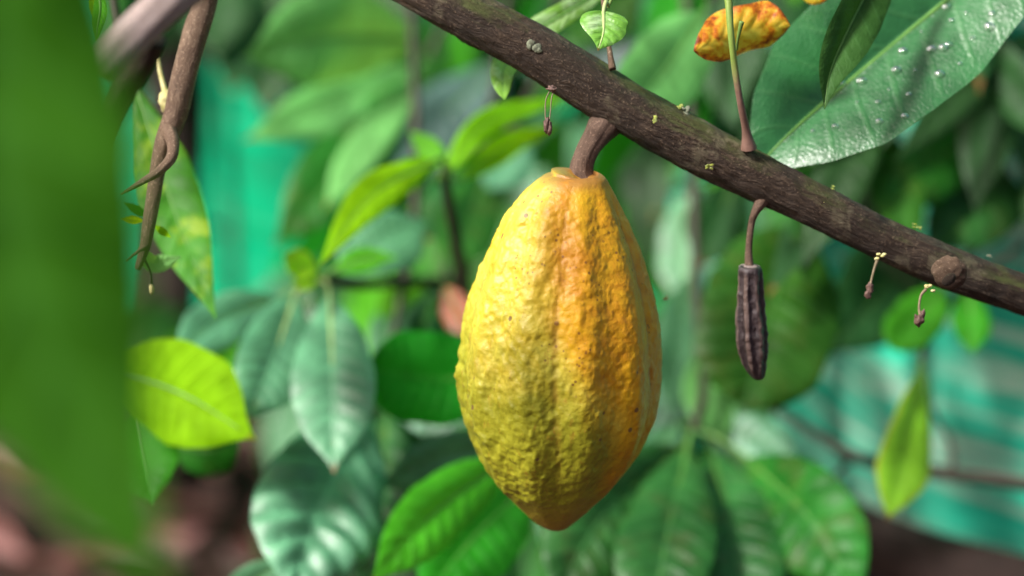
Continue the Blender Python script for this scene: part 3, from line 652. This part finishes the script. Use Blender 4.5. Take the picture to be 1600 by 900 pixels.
# theta = -90deg faces the lens (local -y). ten ribs, deeper furrow between pairs
ph0 = R(-90) - .0
rid = .85 * np.cos(10 * (phi - ph0 - R(18 - 3))) + .22 * np.cos(5 * (phi - ph0 - R(2) - math.pi / 5))
rid = rid - .25 * np.abs(np.sin(5 * (phi - ph0 - R(0)))) ** .5 * 0
furrow = -np.exp(-((np.angle(np.exp(1j * 5 * (phi - ph0 + R(2)))) / 5) / R(2.2)) ** 2)
q3 = np.stack([np.cos(TH) * RR, np.sin(TH) * RR, zz], -1)
wq = q3 * np.array([1, 1, .75])
warp = np.stack([fbm(wq * 60, 2, 21), fbm(wq * 60, 2, 31), fbm(wq * 60, 2, 41)], -1) * .0015
wq = wq + warp
bumps = vnoise(wq * 300, 5) + .5 * vnoise(wq * 560, 6)
big = fbm(q3 * np.array([1, 1, .6]) * 80, 2, 15)
leftness = np.clip(.75 - .4 * np.cos(TH), .45, 1.1)                     # rougher on its left flank
r2 = RR * (1 + env * (.038 * rid + .008 * furrow * np.clip((800 - yy) / 200, 0, 1))) + env * leftness * (.00075 * bumps + .0007 * big) + env * .00028 * fbm(q3 * 620, 2, 8)
# one small wart on the left edge
wz = base0[2] * 0 - (590 - 450) * K * HP / cosp
r2 += .0016 * np.exp(-(((zz - wz) / .0028) ** 2 + ((np.angle(np.exp(1j * (TH - math.pi)))) / .05) ** 2))
# lip higher on the left of the stalk
zl = zz + np.where(prog < .12, 1, 0) * (-np.cos(TH)) * .0022 * np.clip(1 - (yy - 268) / 40, 0, 1)
V = np.stack([base0[0] + Cn[:, 0][:, None] + np.cos(TH) * r2, base0[1] + np.sin(TH) * r2, base0[2] + zl], -1)
# base0 sits on the lens axis; move along the vertical so that the pixel rows match at the pod's own distance
pm, n, l, p = new_mat('pod_husk'); uvn = n.new('ShaderNodeUVMap'); sp = n.new('ShaderNodeSeparateXYZ'); l.new(uvn.outputs[0], sp.inputs[0])
tc = n.new('ShaderNodeTexCoord'); so = n.new('ShaderNodeSeparateXYZ'); l.new(tc.outputs['Object'], so.inputs[0])
OBJ = tc.outputs['Object']
hh = mth(n, l, 'MULTIPLY', mth(n, l, 'SUBTRACT', sp.outputs[0], 0), 1)    # u: 0 top .. 1 bottom
xr = sp.outputs[1]                                                       # v: -1 left .. 1 right
wide = noise(n, l, OBJ, 28, 5, .65); wide2 = noise(n, l, mapv(n, l, OBJ, (1, 1, 1), (3, 1, 2)), 55, 5, .7)
yellow = mixc(n, l, smooth(n, l, wide2, .35, .65), (.64, .46, .022), (.74, .60, .085))
green = mixc(n, l, smooth(n, l, wide2, .3, .7), (.19, .205, .008), (.36, .36, .018))
orange = mixc(n, l, smooth(n, l, wide2, .3, .7), (.58, .24, .003), (.72, .40, .006))
gf = mth(n, l, 'ADD', mth(n, l, 'MULTIPLY_ADD', hh, 2.2, -.56), mth(n, l, 'MULTIPLY', xr, -.25))
gf = smooth(n, l, mth(n, l, 'ADD', gf, mth(n, l, 'MULTIPLY_ADD', wide, 1.6, -.8)), .0, .85)
c = mixc(n, l, mth(n, l, 'MULTIPLY', gf, .92), yellow, green)
of = mth(n, l, 'ADD', mth(n, l, 'MULTIPLY', xr, 1.4), mth(n, l, 'MULTIPLY_ADD', hh, -2.4, 1.28))
of = smooth(n, l, mth(n, l, 'ADD', of, mth(n, l, 'MULTIPLY_ADD', wide, 1.1, -.55)), .0, .75)
c = mixc(n, l, of, c, orange)
tipf = smooth(n, l, hh, .86, .99); c = mixc(n, l, mth(n, l, 'MULTIPLY', tipf, .6), c, (.40, .26, .02))
# furrow tint, mottles, specks
vr = n.new('ShaderNodeTexVoronoi'); vr.inputs['Scale'].default_value = 330; l.new(OBJ, vr.inputs['Vector'])
spn = noise(n, l, OBJ, 45, 3)
msk = mth(n, l, 'MULTIPLY', mth(n, l, 'SUBTRACT', 1, smooth(n, l, vr.outputs['Distance'], .12, .30)), smooth(n, l, mth(n, l, 'ADD', spn, mth(n, l, 'MULTIPLY_ADD', hh, -.22, .07)), .50, .66))
sel = n.new('ShaderNodeSeparateXYZ'); l.new(vr.outputs['Color'], sel.inputs[0]); msk = mth(n, l, 'MULTIPLY', msk, smooth(n, l, sel.outputs[0], .3, .4))
c = mixc(n, l, mth(n, l, 'MULTIPLY', msk, .75), c, (.13, .045, .015))
vs2 = n.new('ShaderNodeTexVoronoi'); vs2.inputs['Scale'].default_value = 120; l.new(OBJ, vs2.inputs['Vector']); s2 = n.new('ShaderNodeSeparateXYZ'); l.new(vs2.outputs['Color'], s2.inputs[0])
m2 = mth(n, l, 'MULTIPLY', mth(n, l, 'SUBTRACT', 1, smooth(n, l, vs2.outputs['Distance'], .10, .19)), smooth(n, l, s2.outputs[1], .70, .74)); c = mixc(n, l, mth(n, l, 'MULTIPLY', m2, .8), c, (.12, .05, .03))
mot = smooth(n, l, noise(n, l, mapv(n, l, OBJ, (1, 1, .5)), 240, 4, .7), .55, .75); c = mixc(n, l, mth(n, l, 'MULTIPLY', mot, .5), c, (.36, .15, .02))
att = n.new('ShaderNodeAttribute'); att.attribute_name = 'furrow'; c = mixc(n, l, mth(n, l, 'MULTIPLY', att.outputs['Fac'], .45), c, (.30, .13, .02))
top = mth(n, l, 'SUBTRACT', 1, smooth(n, l, hh, .0, .055)); c = mixc(n, l, mth(n, l, 'MULTIPLY', mth(n, l, 'MULTIPLY', top, smooth(n, l, wide2, .25, .5)), .85), c, (.20, .09, .04))
l.new(c, p.inputs['Base Color']); p.inputs['Roughness'].default_value = .46; p.inputs['Specular IOR Level'].default_value = .55
p.inputs['Subsurface Weight'].default_value = .0; p.inputs['Subsurface Radius'].default_value = (.006, .003, .001); p.inputs['Subsurface Scale'].default_value = .5
hgt = mth(n, l, 'MULTIPLY_ADD', noise(n, l, OBJ, 520, 3, .55), .45, mth(n, l, 'MULTIPLY', noise(n, l, OBJ, 1500, 2), .18)); l.new(bump(n, l, hgt, .6, .0012), p.inputs['Normal'])
hu = np.clip((tt[:, 0] - 268) / 570, 0, 1)[:, None] * np.ones((1, MC))
UV = np.stack([hu, np.cos(TH)], -1)
husk = grid_mesh('husk', V, None, pm, pod, wrap=True)
me = husk.data
uvl = me.uv_layers.new(name='UVMap'); li = np.empty(len(me.loops), np.int32); me.loops.foreach_get('vertex_index', li)
uvl.data.foreach_set('uv', UV.reshape(-1, 2)[li].reshape(-1).astype(np.float32))
at = me.attributes.new('furrow', 'FLOAT', 'POINT'); fv = (-furrow * np.clip((780 - yy) / 200, 0, 1) * np.clip(vnoise(np.stack([TH * 2, yy / 25 + TH * 0, TH * 0], -1), 3) * .8 + .6, 0, 1) * env); at.data.foreach_set('value', fv.reshape(-1).astype(np.float32))
if True:
    fl = husk.data; fl.flip_normals()
def streak(s_, th_, r, C):
    return r * (1 + .05 * fbm(np.stack([s_ * 40, np.cos(th_) * 4, np.sin(th_) * 4], -1), 3, 5) + .035 * np.cos(th_ * 7 + s_ * 60) + .03 * fbm(np.stack([s_ * 180, np.cos(th_) * 9, np.sin(th_) * 9], -1), 2, 15))
tube('stalk', [P(912, 296, 1.116), P(909, 268, 1.115), P(916, 240, 1.115), P(931, 214, 1.117), P(952, 186, 1.122), P(972, 170, 1.128)], [S(1.12) * v for v in (24, 19, 17.5, 20, 28, 28)], M_stalk, pod, n=160, m=70, disp=streak)
tube('stalk_collar', [P(912, 287, 1.116), P(911, 279, 1.116)], [S(1.12) * v for v in (29, 23)], M_stalk, pod, n=20, m=50, disp=streak)

# ------------------------------------------------------------------ shrivelled pod
sm, n, l, p = new_mat('shrivelled_husk'); tc = n.new('ShaderNodeTexCoord')
f = noise(n, l, tc.outputs['Object'], 250, 5, .7); f2 = noise(n, l, mapv(n, l, tc.outputs['Object'], (1, 1, .3)), 500, 4, .7)
at = n.new('ShaderNodeAttribute'); at.attribute_name = 'ridge'
c = mixc(n, l, smooth(n, l, f, .35, .65), (.020, .012, .013), (.055, .038, .040)); c = mixc(n, l, mth(n, l, 'MULTIPLY', smooth(n, l, at.outputs['Fac'], .35, 1), .75), c, (.15, .10, .085))
l.new(c, p.inputs['Base Color']); p.inputs['Roughness'].default_value = .55; l.new(bump(n, l, f2, .8, .0007), p.inputs['Normal'])
dp = thing('dried_pod', P(1170, 418, 1.13), 'small shrivelled black cacao pod hanging from a thin curved stalk', 'cacao pod')
prf = np.array([(416, 1160, 1182), (417, 1155, 1187), (422, 1152, 1190), (432, 1153, 1191), (450, 1153, 1192), (480, 1151, 1195), (510, 1151, 1199), (535, 1153, 1201), (555, 1158, 1201), (575, 1167, 1200), (587, 1175, 1199), (593, 1181, 1196), (595, 1187, 1190)], float)
NR2, MC2 = 220, 120; t2 = catmull(prf, NR2); th2 = np.linspace(0, 2 * math.pi, MC2, endpoint=False); TH2 = np.repeat(th2[None], NR2, 0); D2 = 1.125
b2 = P(800, 450, D2); r2 = np.maximum((t2[:, 2] - t2[:, 1]) / 2, .2)[:, None] * K * D2; y2 = t2[:, 0][:, None]
ev = np.clip((y2 - 417) / 14, 0, 1) * np.clip((600 - y2) / 30, 0, 1)
rg = np.cos(7 * TH2 + 1.1 + .6 * np.sin(y2 / 22) + 1.2 * fbm(np.stack([np.cos(TH2), np.sin(TH2), y2 / 40 + 0 * TH2], -1), 2, 12)); rg2 = np.sign(rg) * np.abs(rg) ** .6
rad = r2 * (1 + ev * (.10 * rg2 + .11 * fbm(np.stack([np.cos(TH2) * 3, np.sin(TH2) * 3, y2 / 9 + 0 * TH2], -1), 3, 3) - .04))
V = np.stack([b2[0] + ((t2[:, 1] + t2[:, 2]) / 2 - 800)[:, None] * K * D2 + np.cos(TH2) * rad, b2[1] + np.sin(TH2) * rad, b2[2] - (y2 - 450) * K * D2 / cosp + 0 * TH2], -1)
hk = grid_mesh('husk', V, None, sm, dp, wrap=True); hk.data.flip_normals()
a_ = hk.data.attributes.new('ridge', 'FLOAT', 'POINT'); a_.data.foreach_set('value', (np.clip(rg2, 0, 1) * ev * (np.cos(TH2 - math.pi) * .5 + .5) ** 0).reshape(-1).astype(np.float32))
tube('stalk', [P(1171, 420, D2), P(1170, 390, D2), P(1174, 352, 1.123), P(1180, 332, 1.12), P(1192, 312, 1.12)], [S(1.12) * v for v in (7.5, 5.5, 5.2, 6.5, 11)], M_stalk, dp, n=90, m=26, disp=streak)
ellipsoid('calyx', P(1171, 418, D2), (S(1.12) * 17, S(1.12) * 17, S(1.12) * 5), M_pale_bark, dp, rough=.25, n=14, m=30, seed=3)

# ------------------------------------------------------------------ dried flowers under the branch
fl = thing('dried_flower', P(858, 140, 1.10), 'pair of tiny dried flower buds on threads under the branch, left of the pod', 'dried flower', 'dried flowers under the branch')
b1, b2_ = P(859, 142, 1.095), P(867, 141, 1.095)
tube('thread', [b1, P(853, 156, 1.095), P(852, 178, 1.095), P(853, 190, 1.095)], [.00028] * 4, M_fstalk, fl, n=24, m=8)
tube('thread', [b2_, P(862, 152, 1.094), P(860, 175, 1.094), P(858, 190, 1.094)], [.00028] * 4, M_fstalk, fl, n=24, m=8)
for x, y, w_, h_ in ((854, 196, 4.6, 12), (859, 200, 4.2, 11)):
    ellipsoid('bud', P(x, y, 1.094), (S(1.1) * w_, S(1.1) * w_, S(1.1) * h_), M_flower, fl, axis=(.05, 0, 1), rough=.5, seed=x, n=18, m=18)
ellipsoid('flower_base', P(863, 139, 1.094), (S(1.1) * 8, S(1.1) * 5, S(1.1) * 5), M_flower, fl, rough=.8, seed=9, n=18, m=18)
for lab, st, bd in (('tiny dried flower under the branch, midway between black pod and knot', [(1372, 403), (1366, 420), (1361, 440), (1360, 448)], [(1360, 450, 5.5, 9), (1356, 461, 5, 7), (1358, 455, 4, 6)]),
                    ('tiny dried flower with a split bud directly below the branch knot', [(1447, 452), (1439, 462), (1436, 480), (1438, 492)], [(1436, 500, 8, 9), (1441, 492, 5, 8), (1433, 497, 4, 6)])):
    fl = thing('dried_flower', P(*st[0], 1.12), lab, 'dried flower', 'dried flowers under the branch')
    tube('thread', [P(a, b, 1.115) for a, b in st], [.0008, .0006, .00055, .0009], M_fstalk, fl, n=24, m=10, disp=streak)
    for x, y, w_, h_ in bd: ellipsoid('bud', P(x, y, 1.115), (S(1.1) * w_, S(1.1) * w_ * .8, S(1.1) * h_), M_flower, fl, rough=.7, seed=x, n=16, m=16, axis=(random.uniform(-.4, .4), 0, 1))
    q = [ellipsoid('flower_base', P(st[0][0] + random.uniform(-3, 12), st[0][1] + random.uniform(-6, 3), 1.108), (.0011, .0009, .0007), M_bud, fl, rough=.5, seed=j) for j in range(4)]; join(q)

# ------------------------------------------------------------------ green stalk with withered leaf
s = thing('young_stalk', P(1165, 222, 1.115), 'thin upright stalk green above, purplish below, growing from the branch', 'stalk')
stm, n, l, p = new_mat('stalk_green_purple'); uvn = n.new('ShaderNodeUVMap'); sp = n.new('ShaderNodeSeparateXYZ'); l.new(uvn.outputs[0], sp.inputs[0])
tc = n.new('ShaderNodeTexCoord'); nz = noise(n, l, tc.outputs['Object'], 400, 4)
gr = mixc(n, l, nz, (.16, .26, .04), (.26, .36, .08)); pu = mixc(n, l, nz, (.12, .07, .05), (.26, .15, .12))
l.new(mixc(n, l, smooth(n, l, mth(n, l, 'ADD', sp.outputs[0], mth(n, l, 'MULTIPLY', nz, .012)), .034, .054), pu, gr), p.inputs['Base Color']); p.inputs['Roughness'].default_value = .4; l.new(bump(n, l, nz, .4, .0004), p.inputs['Normal'])
tube('stem', [P(1170, 232, 1.112), P(1166, 205, 1.108), P(1157, 160, 1.10), P(1148, 105, 1.095), P(1142, 50, 1.09), P(1138, -5, 1.09), P(1130, -120, 1.09)], [S(1.1) * v for v in (13, 7, 5.5, 5.2, 5.2, 6.2, 6)], stm, s, n=160, m=22, disp=lambda a, b, r, C: r * (1 + .06 * vnoise(np.stack([a * 150, np.cos(b), np.sin(b)], -1), 2)))
ofm, n, l, p = new_mat('withered_orange'); uvn = n.new('ShaderNodeUVMap'); sp = n.new('ShaderNodeSeparateXYZ'); l.new(uvn.outputs[0], sp.inputs[0]); tc = n.new('ShaderNodeTexCoord')
v_ = mth(n, l, 'MULTIPLY_ADD', sp.outputs[1], 2, -1); av = mth(n, l, 'ABSOLUTE', v_)
nz = noise(n, l, tc.outputs['Object'], 110, 5, .65)
edge = mth(n, l, 'ADD', mth(n, l, 'MULTIPLY', av, .40), mth(n, l, 'MULTIPLY', mth(n, l, 'POWER', mth(n, l, 'ABSOLUTE', mth(n, l, 'MULTIPLY_ADD', sp.outputs[0], 2, -1)), 3), .55))
e2 = mth(n, l, 'ADD', edge, mth(n, l, 'MULTIPLY_ADD', nz, 2.4, -1.12))
r = ramp(n, [(.05, (.85, .62, .08)), (.35, (.82, .45, .03)), (.55, (.65, .18, .01)), (.75, (.25, .04, .008)), (1, (.08, .02, .01))]); l.new(e2, r.inputs[0]); l.new(r.outputs[0], p.inputs['Base Color']); p.inputs['Roughness'].default_value = .4
l.new(bump(n, l, nz, .6, .001), p.inputs['Normal']); tr = n.new('ShaderNodeBsdfTranslucent'); l.new(r.outputs[0], tr.inputs[0]); mx = n.new('ShaderNodeMixShader'); mx.inputs[0].default_value = .4; l.new(p.outputs[0], mx.inputs[1]); l.new(tr.outputs[0], mx.inputs[2]); l.new(mx.outputs[0], n['Material Output'].inputs[0])
s = thing('withered_leaf', P(1155, 90, 1.13), 'curled orange and brown withered leaf behind the green stalk', 'leaf')
leaf(s, (1084, 80, 1.118), (1235, 40, 1.128), 82, ofm, roll=14, twist=20, bow=(0, -10, .004), fold=-10, curl=.18, quilt=.06, wave=.14, prof='broad', rib=False, n=70, m=34, name='blade', seed=5, nv=7, asym=(1, .95))
tube('leaf_stalk', [P(1151, 78, 1.112), P(1153, 60, 1.108), P(1159, 34, 1.105)], [S(1.1) * v for v in (2.2, 2.4, 4)], M_stemg, s, n=24, m=12)
s = thing('withered_leaf', P(1270, 0, 1.15), 'yellow leaf scrap with a red brown end at the top edge', 'leaf')
leaf(s, (1245, -14, 1.15), (1300, -4, 1.15), 34, ofm, roll=10, rib=False, name='blade', seed=9)

# ------------------------------------------------------------------ wet leaf with droplets
s = thing('wet_leaf_spray', P(1760, -200, 1.24), 'big glossy wet leaf and a narrow folded leaf at the top right', 'leafy shoot')
tube('stem', [P(1745, -190, 1.235), P(1760, -260, 1.25), P(1800, -420, 1.3)], [.003, .004, .005], M_stemg, s, n=24, m=12)
WL = leaf(s, (1700, -150, 1.170), (1158, 288, 1.150), 290, 'wet', roll=17, twist=0, midpts=[(1560, -62, 1.172), (1450, 25, 1.170), (1330, 125, 1.162), (1235, 208, 1.154)], fold=26, curl=.07, quilt=.004, wave=.03, prof='oblong', n=150, m=70, seed=11, nv=12, ribmat=M_mid, petiole=(1745, -190, 1.235), asym=(.98, 1.06))
leaf(s, (1420, -150, 1.150), (1288, 172, 1.110), 105, 'fold', roll=-25, twist=20, quilt=.01, midpts=[(1368, -40, 1.140), (1328, 40, 1.125), (1298, 110, 1.115)], fold=34, curl=.1, prof='lance', n=80, m=30, seed=3, petiole=(1745, -190, 1.235) if False else None)
# droplets: drop rays from the camera onto the wet leaf
dm, n, l, p = new_mat('water')
tp_ = n.new('ShaderNodeBsdfTransparent'); gl = n.new('ShaderNodeBsdfGlossy'); gl.inputs['Roughness'].default_value = .05
lw = n.new('ShaderNodeFresnel'); lw.inputs[0].default_value = 1.6
mx = n.new('ShaderNodeMixShader'); l.new(mth(n, l, 'MULTIPLY_ADD', lw.outputs[0], .9, .02, True), mx.inputs[0]); l.new(tp_.outputs[0], mx.inputs[1]); l.new(gl.outputs[0], mx.inputs[2]); l.new(mx.outputs[0], n['Material Output'].inputs[0])
bpy.context.view_layer.update()
from mathutils.bvhtree import BVHTree
dg = bpy.context.evaluated_depsgraph_get(); bvh = BVHTree.FromObject(WL, dg); mw = WL.matrix_world
def on_wet(x, y):
    d = Vector(P(x, y, 1) - CAM).normalized(); inv = mw.inverted(); o_ = inv @ Vector(CAM); dd = (inv.to_3x3() @ d).normalized()
    loc, nor, i_, dist = bvh.ray_cast(o_, dd)
    if loc is None: return None
    nor = (mw.to_3x3() @ nor).normalized()
    if nor.dot(d) > 0: nor = -nor
    return mw @ loc, nor
drops = [(1411, 80, 7), (1401, 110, 7.5), (1347, 127, 7), (1316, 132, 5), (1456, 77, 6), (1474, 75, 7), (1482, 70, 5), (1468, 116, 6.5), (1546, 42, 7), (1550, 22, 5), (1480, 12, 7), (1374, 190, 5.5), (1414, 182, 5), (1305, 198, 5), (1420, 148, 4), (1372, 160, 4), (1487, 32, 4), (1520, 60, 3.5), (1440, 50, 3), (1340, 160, 3), (1500, 100, 3.5), (1390, 140, 2.5), (1430, 110, 2.5), (1270, 205, 3), (1510, 20, 3)]
big_lab = {(1546, 42): 'water drop with dark rim near the right edge of the wet leaf, rightmost large one'}
for x, y, rp in drops:
    h_ = on_wet(x, y)
    if h_ is None: continue
    loc, nor = h_; r_ = S(1.19) * rp * 1.15
    o = ellipsoid('water_droplet', np.array(loc) + np.array(nor) * r_ * .18, (r_ * random.uniform(.9, 1.1), r_ * random.uniform(.8, 1.0), r_ * .55), dm, None, axis=np.array(nor), rough=.08, seed=x, n=16, m=20)
    tag(o, 'small clear water droplet resting on the glossy wet leaf', 'water droplet', 'water droplets on the wet leaf')

# ------------------------------------------------------------------ little heart leaf and slender leaf at the branch top
s = thing('leafy_sprig', P(955, 102, 1.115), 'sprig with a small heart shaped leaf rising from the branch', 'leafy sprig')
tube('stem', [P(957, 108, 1.112), P(953, 82, 1.115), P(948, 45, 1.12), P(943, 5, 1.122), P(938, -60, 1.125)], [S(1.12) * v for v in (6, 4.2, 3.6, 3.6, 4)], M_twig, s, n=60, m=16)
tube('side_stem', [P(950, 12, 1.11), P(956, -2, 1.11), P(975, -40, 1.11)], [.0007, .0008, .0009], M_stemg, s, n=24, m=10)
leaf(s, (943, 18, 1.102), (934, 80, 1.090), 76, 'young', roll=-8, prof='heart', fold=8, curl=.08, quilt=.06, wave=.05, n=60, m=30, nv=6, seed=4, ribmat=M_midp, petiole=(950, 8, 1.108), bow=(4, 2, -.002), asym=(1, 1))
s = thing('slender_leaf', P(950, -20, 1.19), 'slender pale leaf passing behind the branch with its curled tip below', 'leaf')
leaf(s, (985, -45, 1.20), (788, 156, 1.135), 46, 'young', roll=5, twist=0, midpts=[(905, 8, 1.18), (850, 42, 1.175), (806, 80, 1.17), (786, 112, 1.15)], prof='broad', fold=20, curl=.1, n=90, m=20, seed=8, nv=18, name='blade')

# ------------------------------------------------------------------ twigs at the left
s = thing('hanging_twig', P(325, -20, 1.13), 'knobbly brown twig hanging down beside the big blurred leaf', 'twig')
tp = [(330, -60, 1.13, 20), (318, 10, 1.13, 20), (303, 60, 1.13, 20), (287, 120, 1.13, 20), (275, 175, 1.13, 19), (259, 220, 1.13, 17), (247, 262, 1.13, 13), (239, 310, 1.13, 12), (232, 350, 1.13, 11), (226, 385, 1.132, 9), (214, 420, 1.135, 5)]
tube('stem', [P(a, b, d) for a, b, d, _ in tp], [S(d) * q for *_, d, q in [(a, b, d, q) for a, b, d, q in tp]], M_twig, s, n=260, m=50, disp=lambda a, b, r, C: r * (1 + .10 * fbm(np.stack([a * 60, np.cos(b) * 1.3, np.sin(b) * 1.3], -1), 3, 7)))
tube('side_twig', [P(262, 200, 1.128), P(270, 222, 1.120), P(268, 246, 1.114), P(248, 268, 1.109), P(222, 284, 1.107), P(188, 304, 1.106)], [S(1.12) * v for v in (13, 10, 8.5, 7, 5, 1.6)], M_twig, s, n=110, m=26, disp=streak)
tube('side_twig', [P(226, 385, 1.13), P(212, 395, 1.125), P(196, 408, 1.12)], [S(1.12) * v for v in (4, 2.5, 1.2)], M_twig, s, n=24, m=12)
ellipsoid('bud', P(260, 158, 1.14), (S(1.13) * 13, S(1.13) * 11, S(1.13) * 17), M_bud, s, rough=.4, seed=5, n=20, m=24)
tube('bud_stalk', [P(246, 92, 1.15), P(252, 120, 1.145), P(260, 150, 1.14)], [.0012, .0012, .0016], M_bud, s, n=20, m=10)
ellipsoid('bud', P(236, 452, 1.15), (S(1.13) * 4, S(1.13) * 4, S(1.13) * 9), M_bud, s, rough=.4, seed=6)
tube('bud_stalk', [P(222, 400, 1.14), P(234, 425, 1.145), P(236, 448, 1.15)], [.0008, .0005, .0007], M_stemd, s, n=20, m=8)
leaf(s, (214, 385, 1.15), (285, 400, 1.16), 30, 'pale', roll=10, rib=False, bow=(0, 12, 0), midpts=[(240, 412, 1.16)])
leaf(s, (225, 345, 1.14), (186, 342, 1.12), 14, 'lime', rib=False, prof='lance'); leaf(s, (240, 352, 1.14), (268, 372, 1.13), 13, 'lime', rib=False, prof='lance')
leaf(s, (232, 340, 1.15), (190, 315, 1.14), 16, 'sat', rib=False, prof='lance')
s = thing('near_branch', P(300, -40, .97), 'smooth grey brown branch stub at the top left, out of focus', 'branch')
tube('limb', [P(430, -130, .99), P(330, -50, .975), P(270, -2, .965), P(215, 48, .96), P(170, 95, .955), P(158, 107, .954)], [S(.97) * v for v in (36, 34, 31, 30, 29, 26)], M_pale_bark, s, n=120, m=40, disp=streak)
tube('side_branch', [P(240, 60, .975), P(215, 110, .985), P(185, 160, 1.0), P(160, 240, 1.02), P(120, 400, 1.04)], [S(1) * v for v in (22, 20, 18, 15, 10)], M_trunk, s, n=60, m=26, disp=streak)
s = thing('hanging_shoot', P(150, -20, 1.1), 'small pale green drooping shoot at the top edge beside the blurred leaf', 'leafy shoot')
leaf(s, (150, -30, 1.13), (150, 68, 1.1), 24, 'limeg', prof='lance', midpts=[(156, 10, 1.12), (152, 40, 1.11)], rib=True); leaf(s, (140, -20, 1.13), (148, 40, 1.11), 12, 'lime', prof='lance', rib=False)

# ------------------------------------------------------------------ the big near leaf
s = thing('near_leaf', P(60, -380, .66), 'huge blurred green leaf filling the left edge, close to the lens', 'leaf')
leaf(s, (20, -420, .60), (272, 970, .54), 450, 'fore', midpts=[(0, -60, .58), (0, 300, .56), (112, 650, .55)], roll=-8, fold=10, curl=.08, quilt=.03, wave=.08, n=110, m=40, seed=21, name='blade', rib=False, prof='lance')
leaf(s, (-60, 640, .72), (22, 700, .70), 60, 'mid', rib=False, name='blade', seed=2) if False else None

# a gnat in the air
s = thing('gnat', P(1040, 467, 1.15), 'tiny pale gnat flying right of the pod', 'insect')
ellipsoid('body', P(1040, 467, 1.15), (.0008, .0008, .0014), M_bud, s, axis=(1, .2, .3), n=10, m=12)
for d in (-1, 1): ellipsoid('wing', P(1040 + 2, 464 + d, 1.15 + d * .001), (.0005, .0011, .0001), M_bud, s, axis=(.2, .3 * d, 1), n=8, m=10)
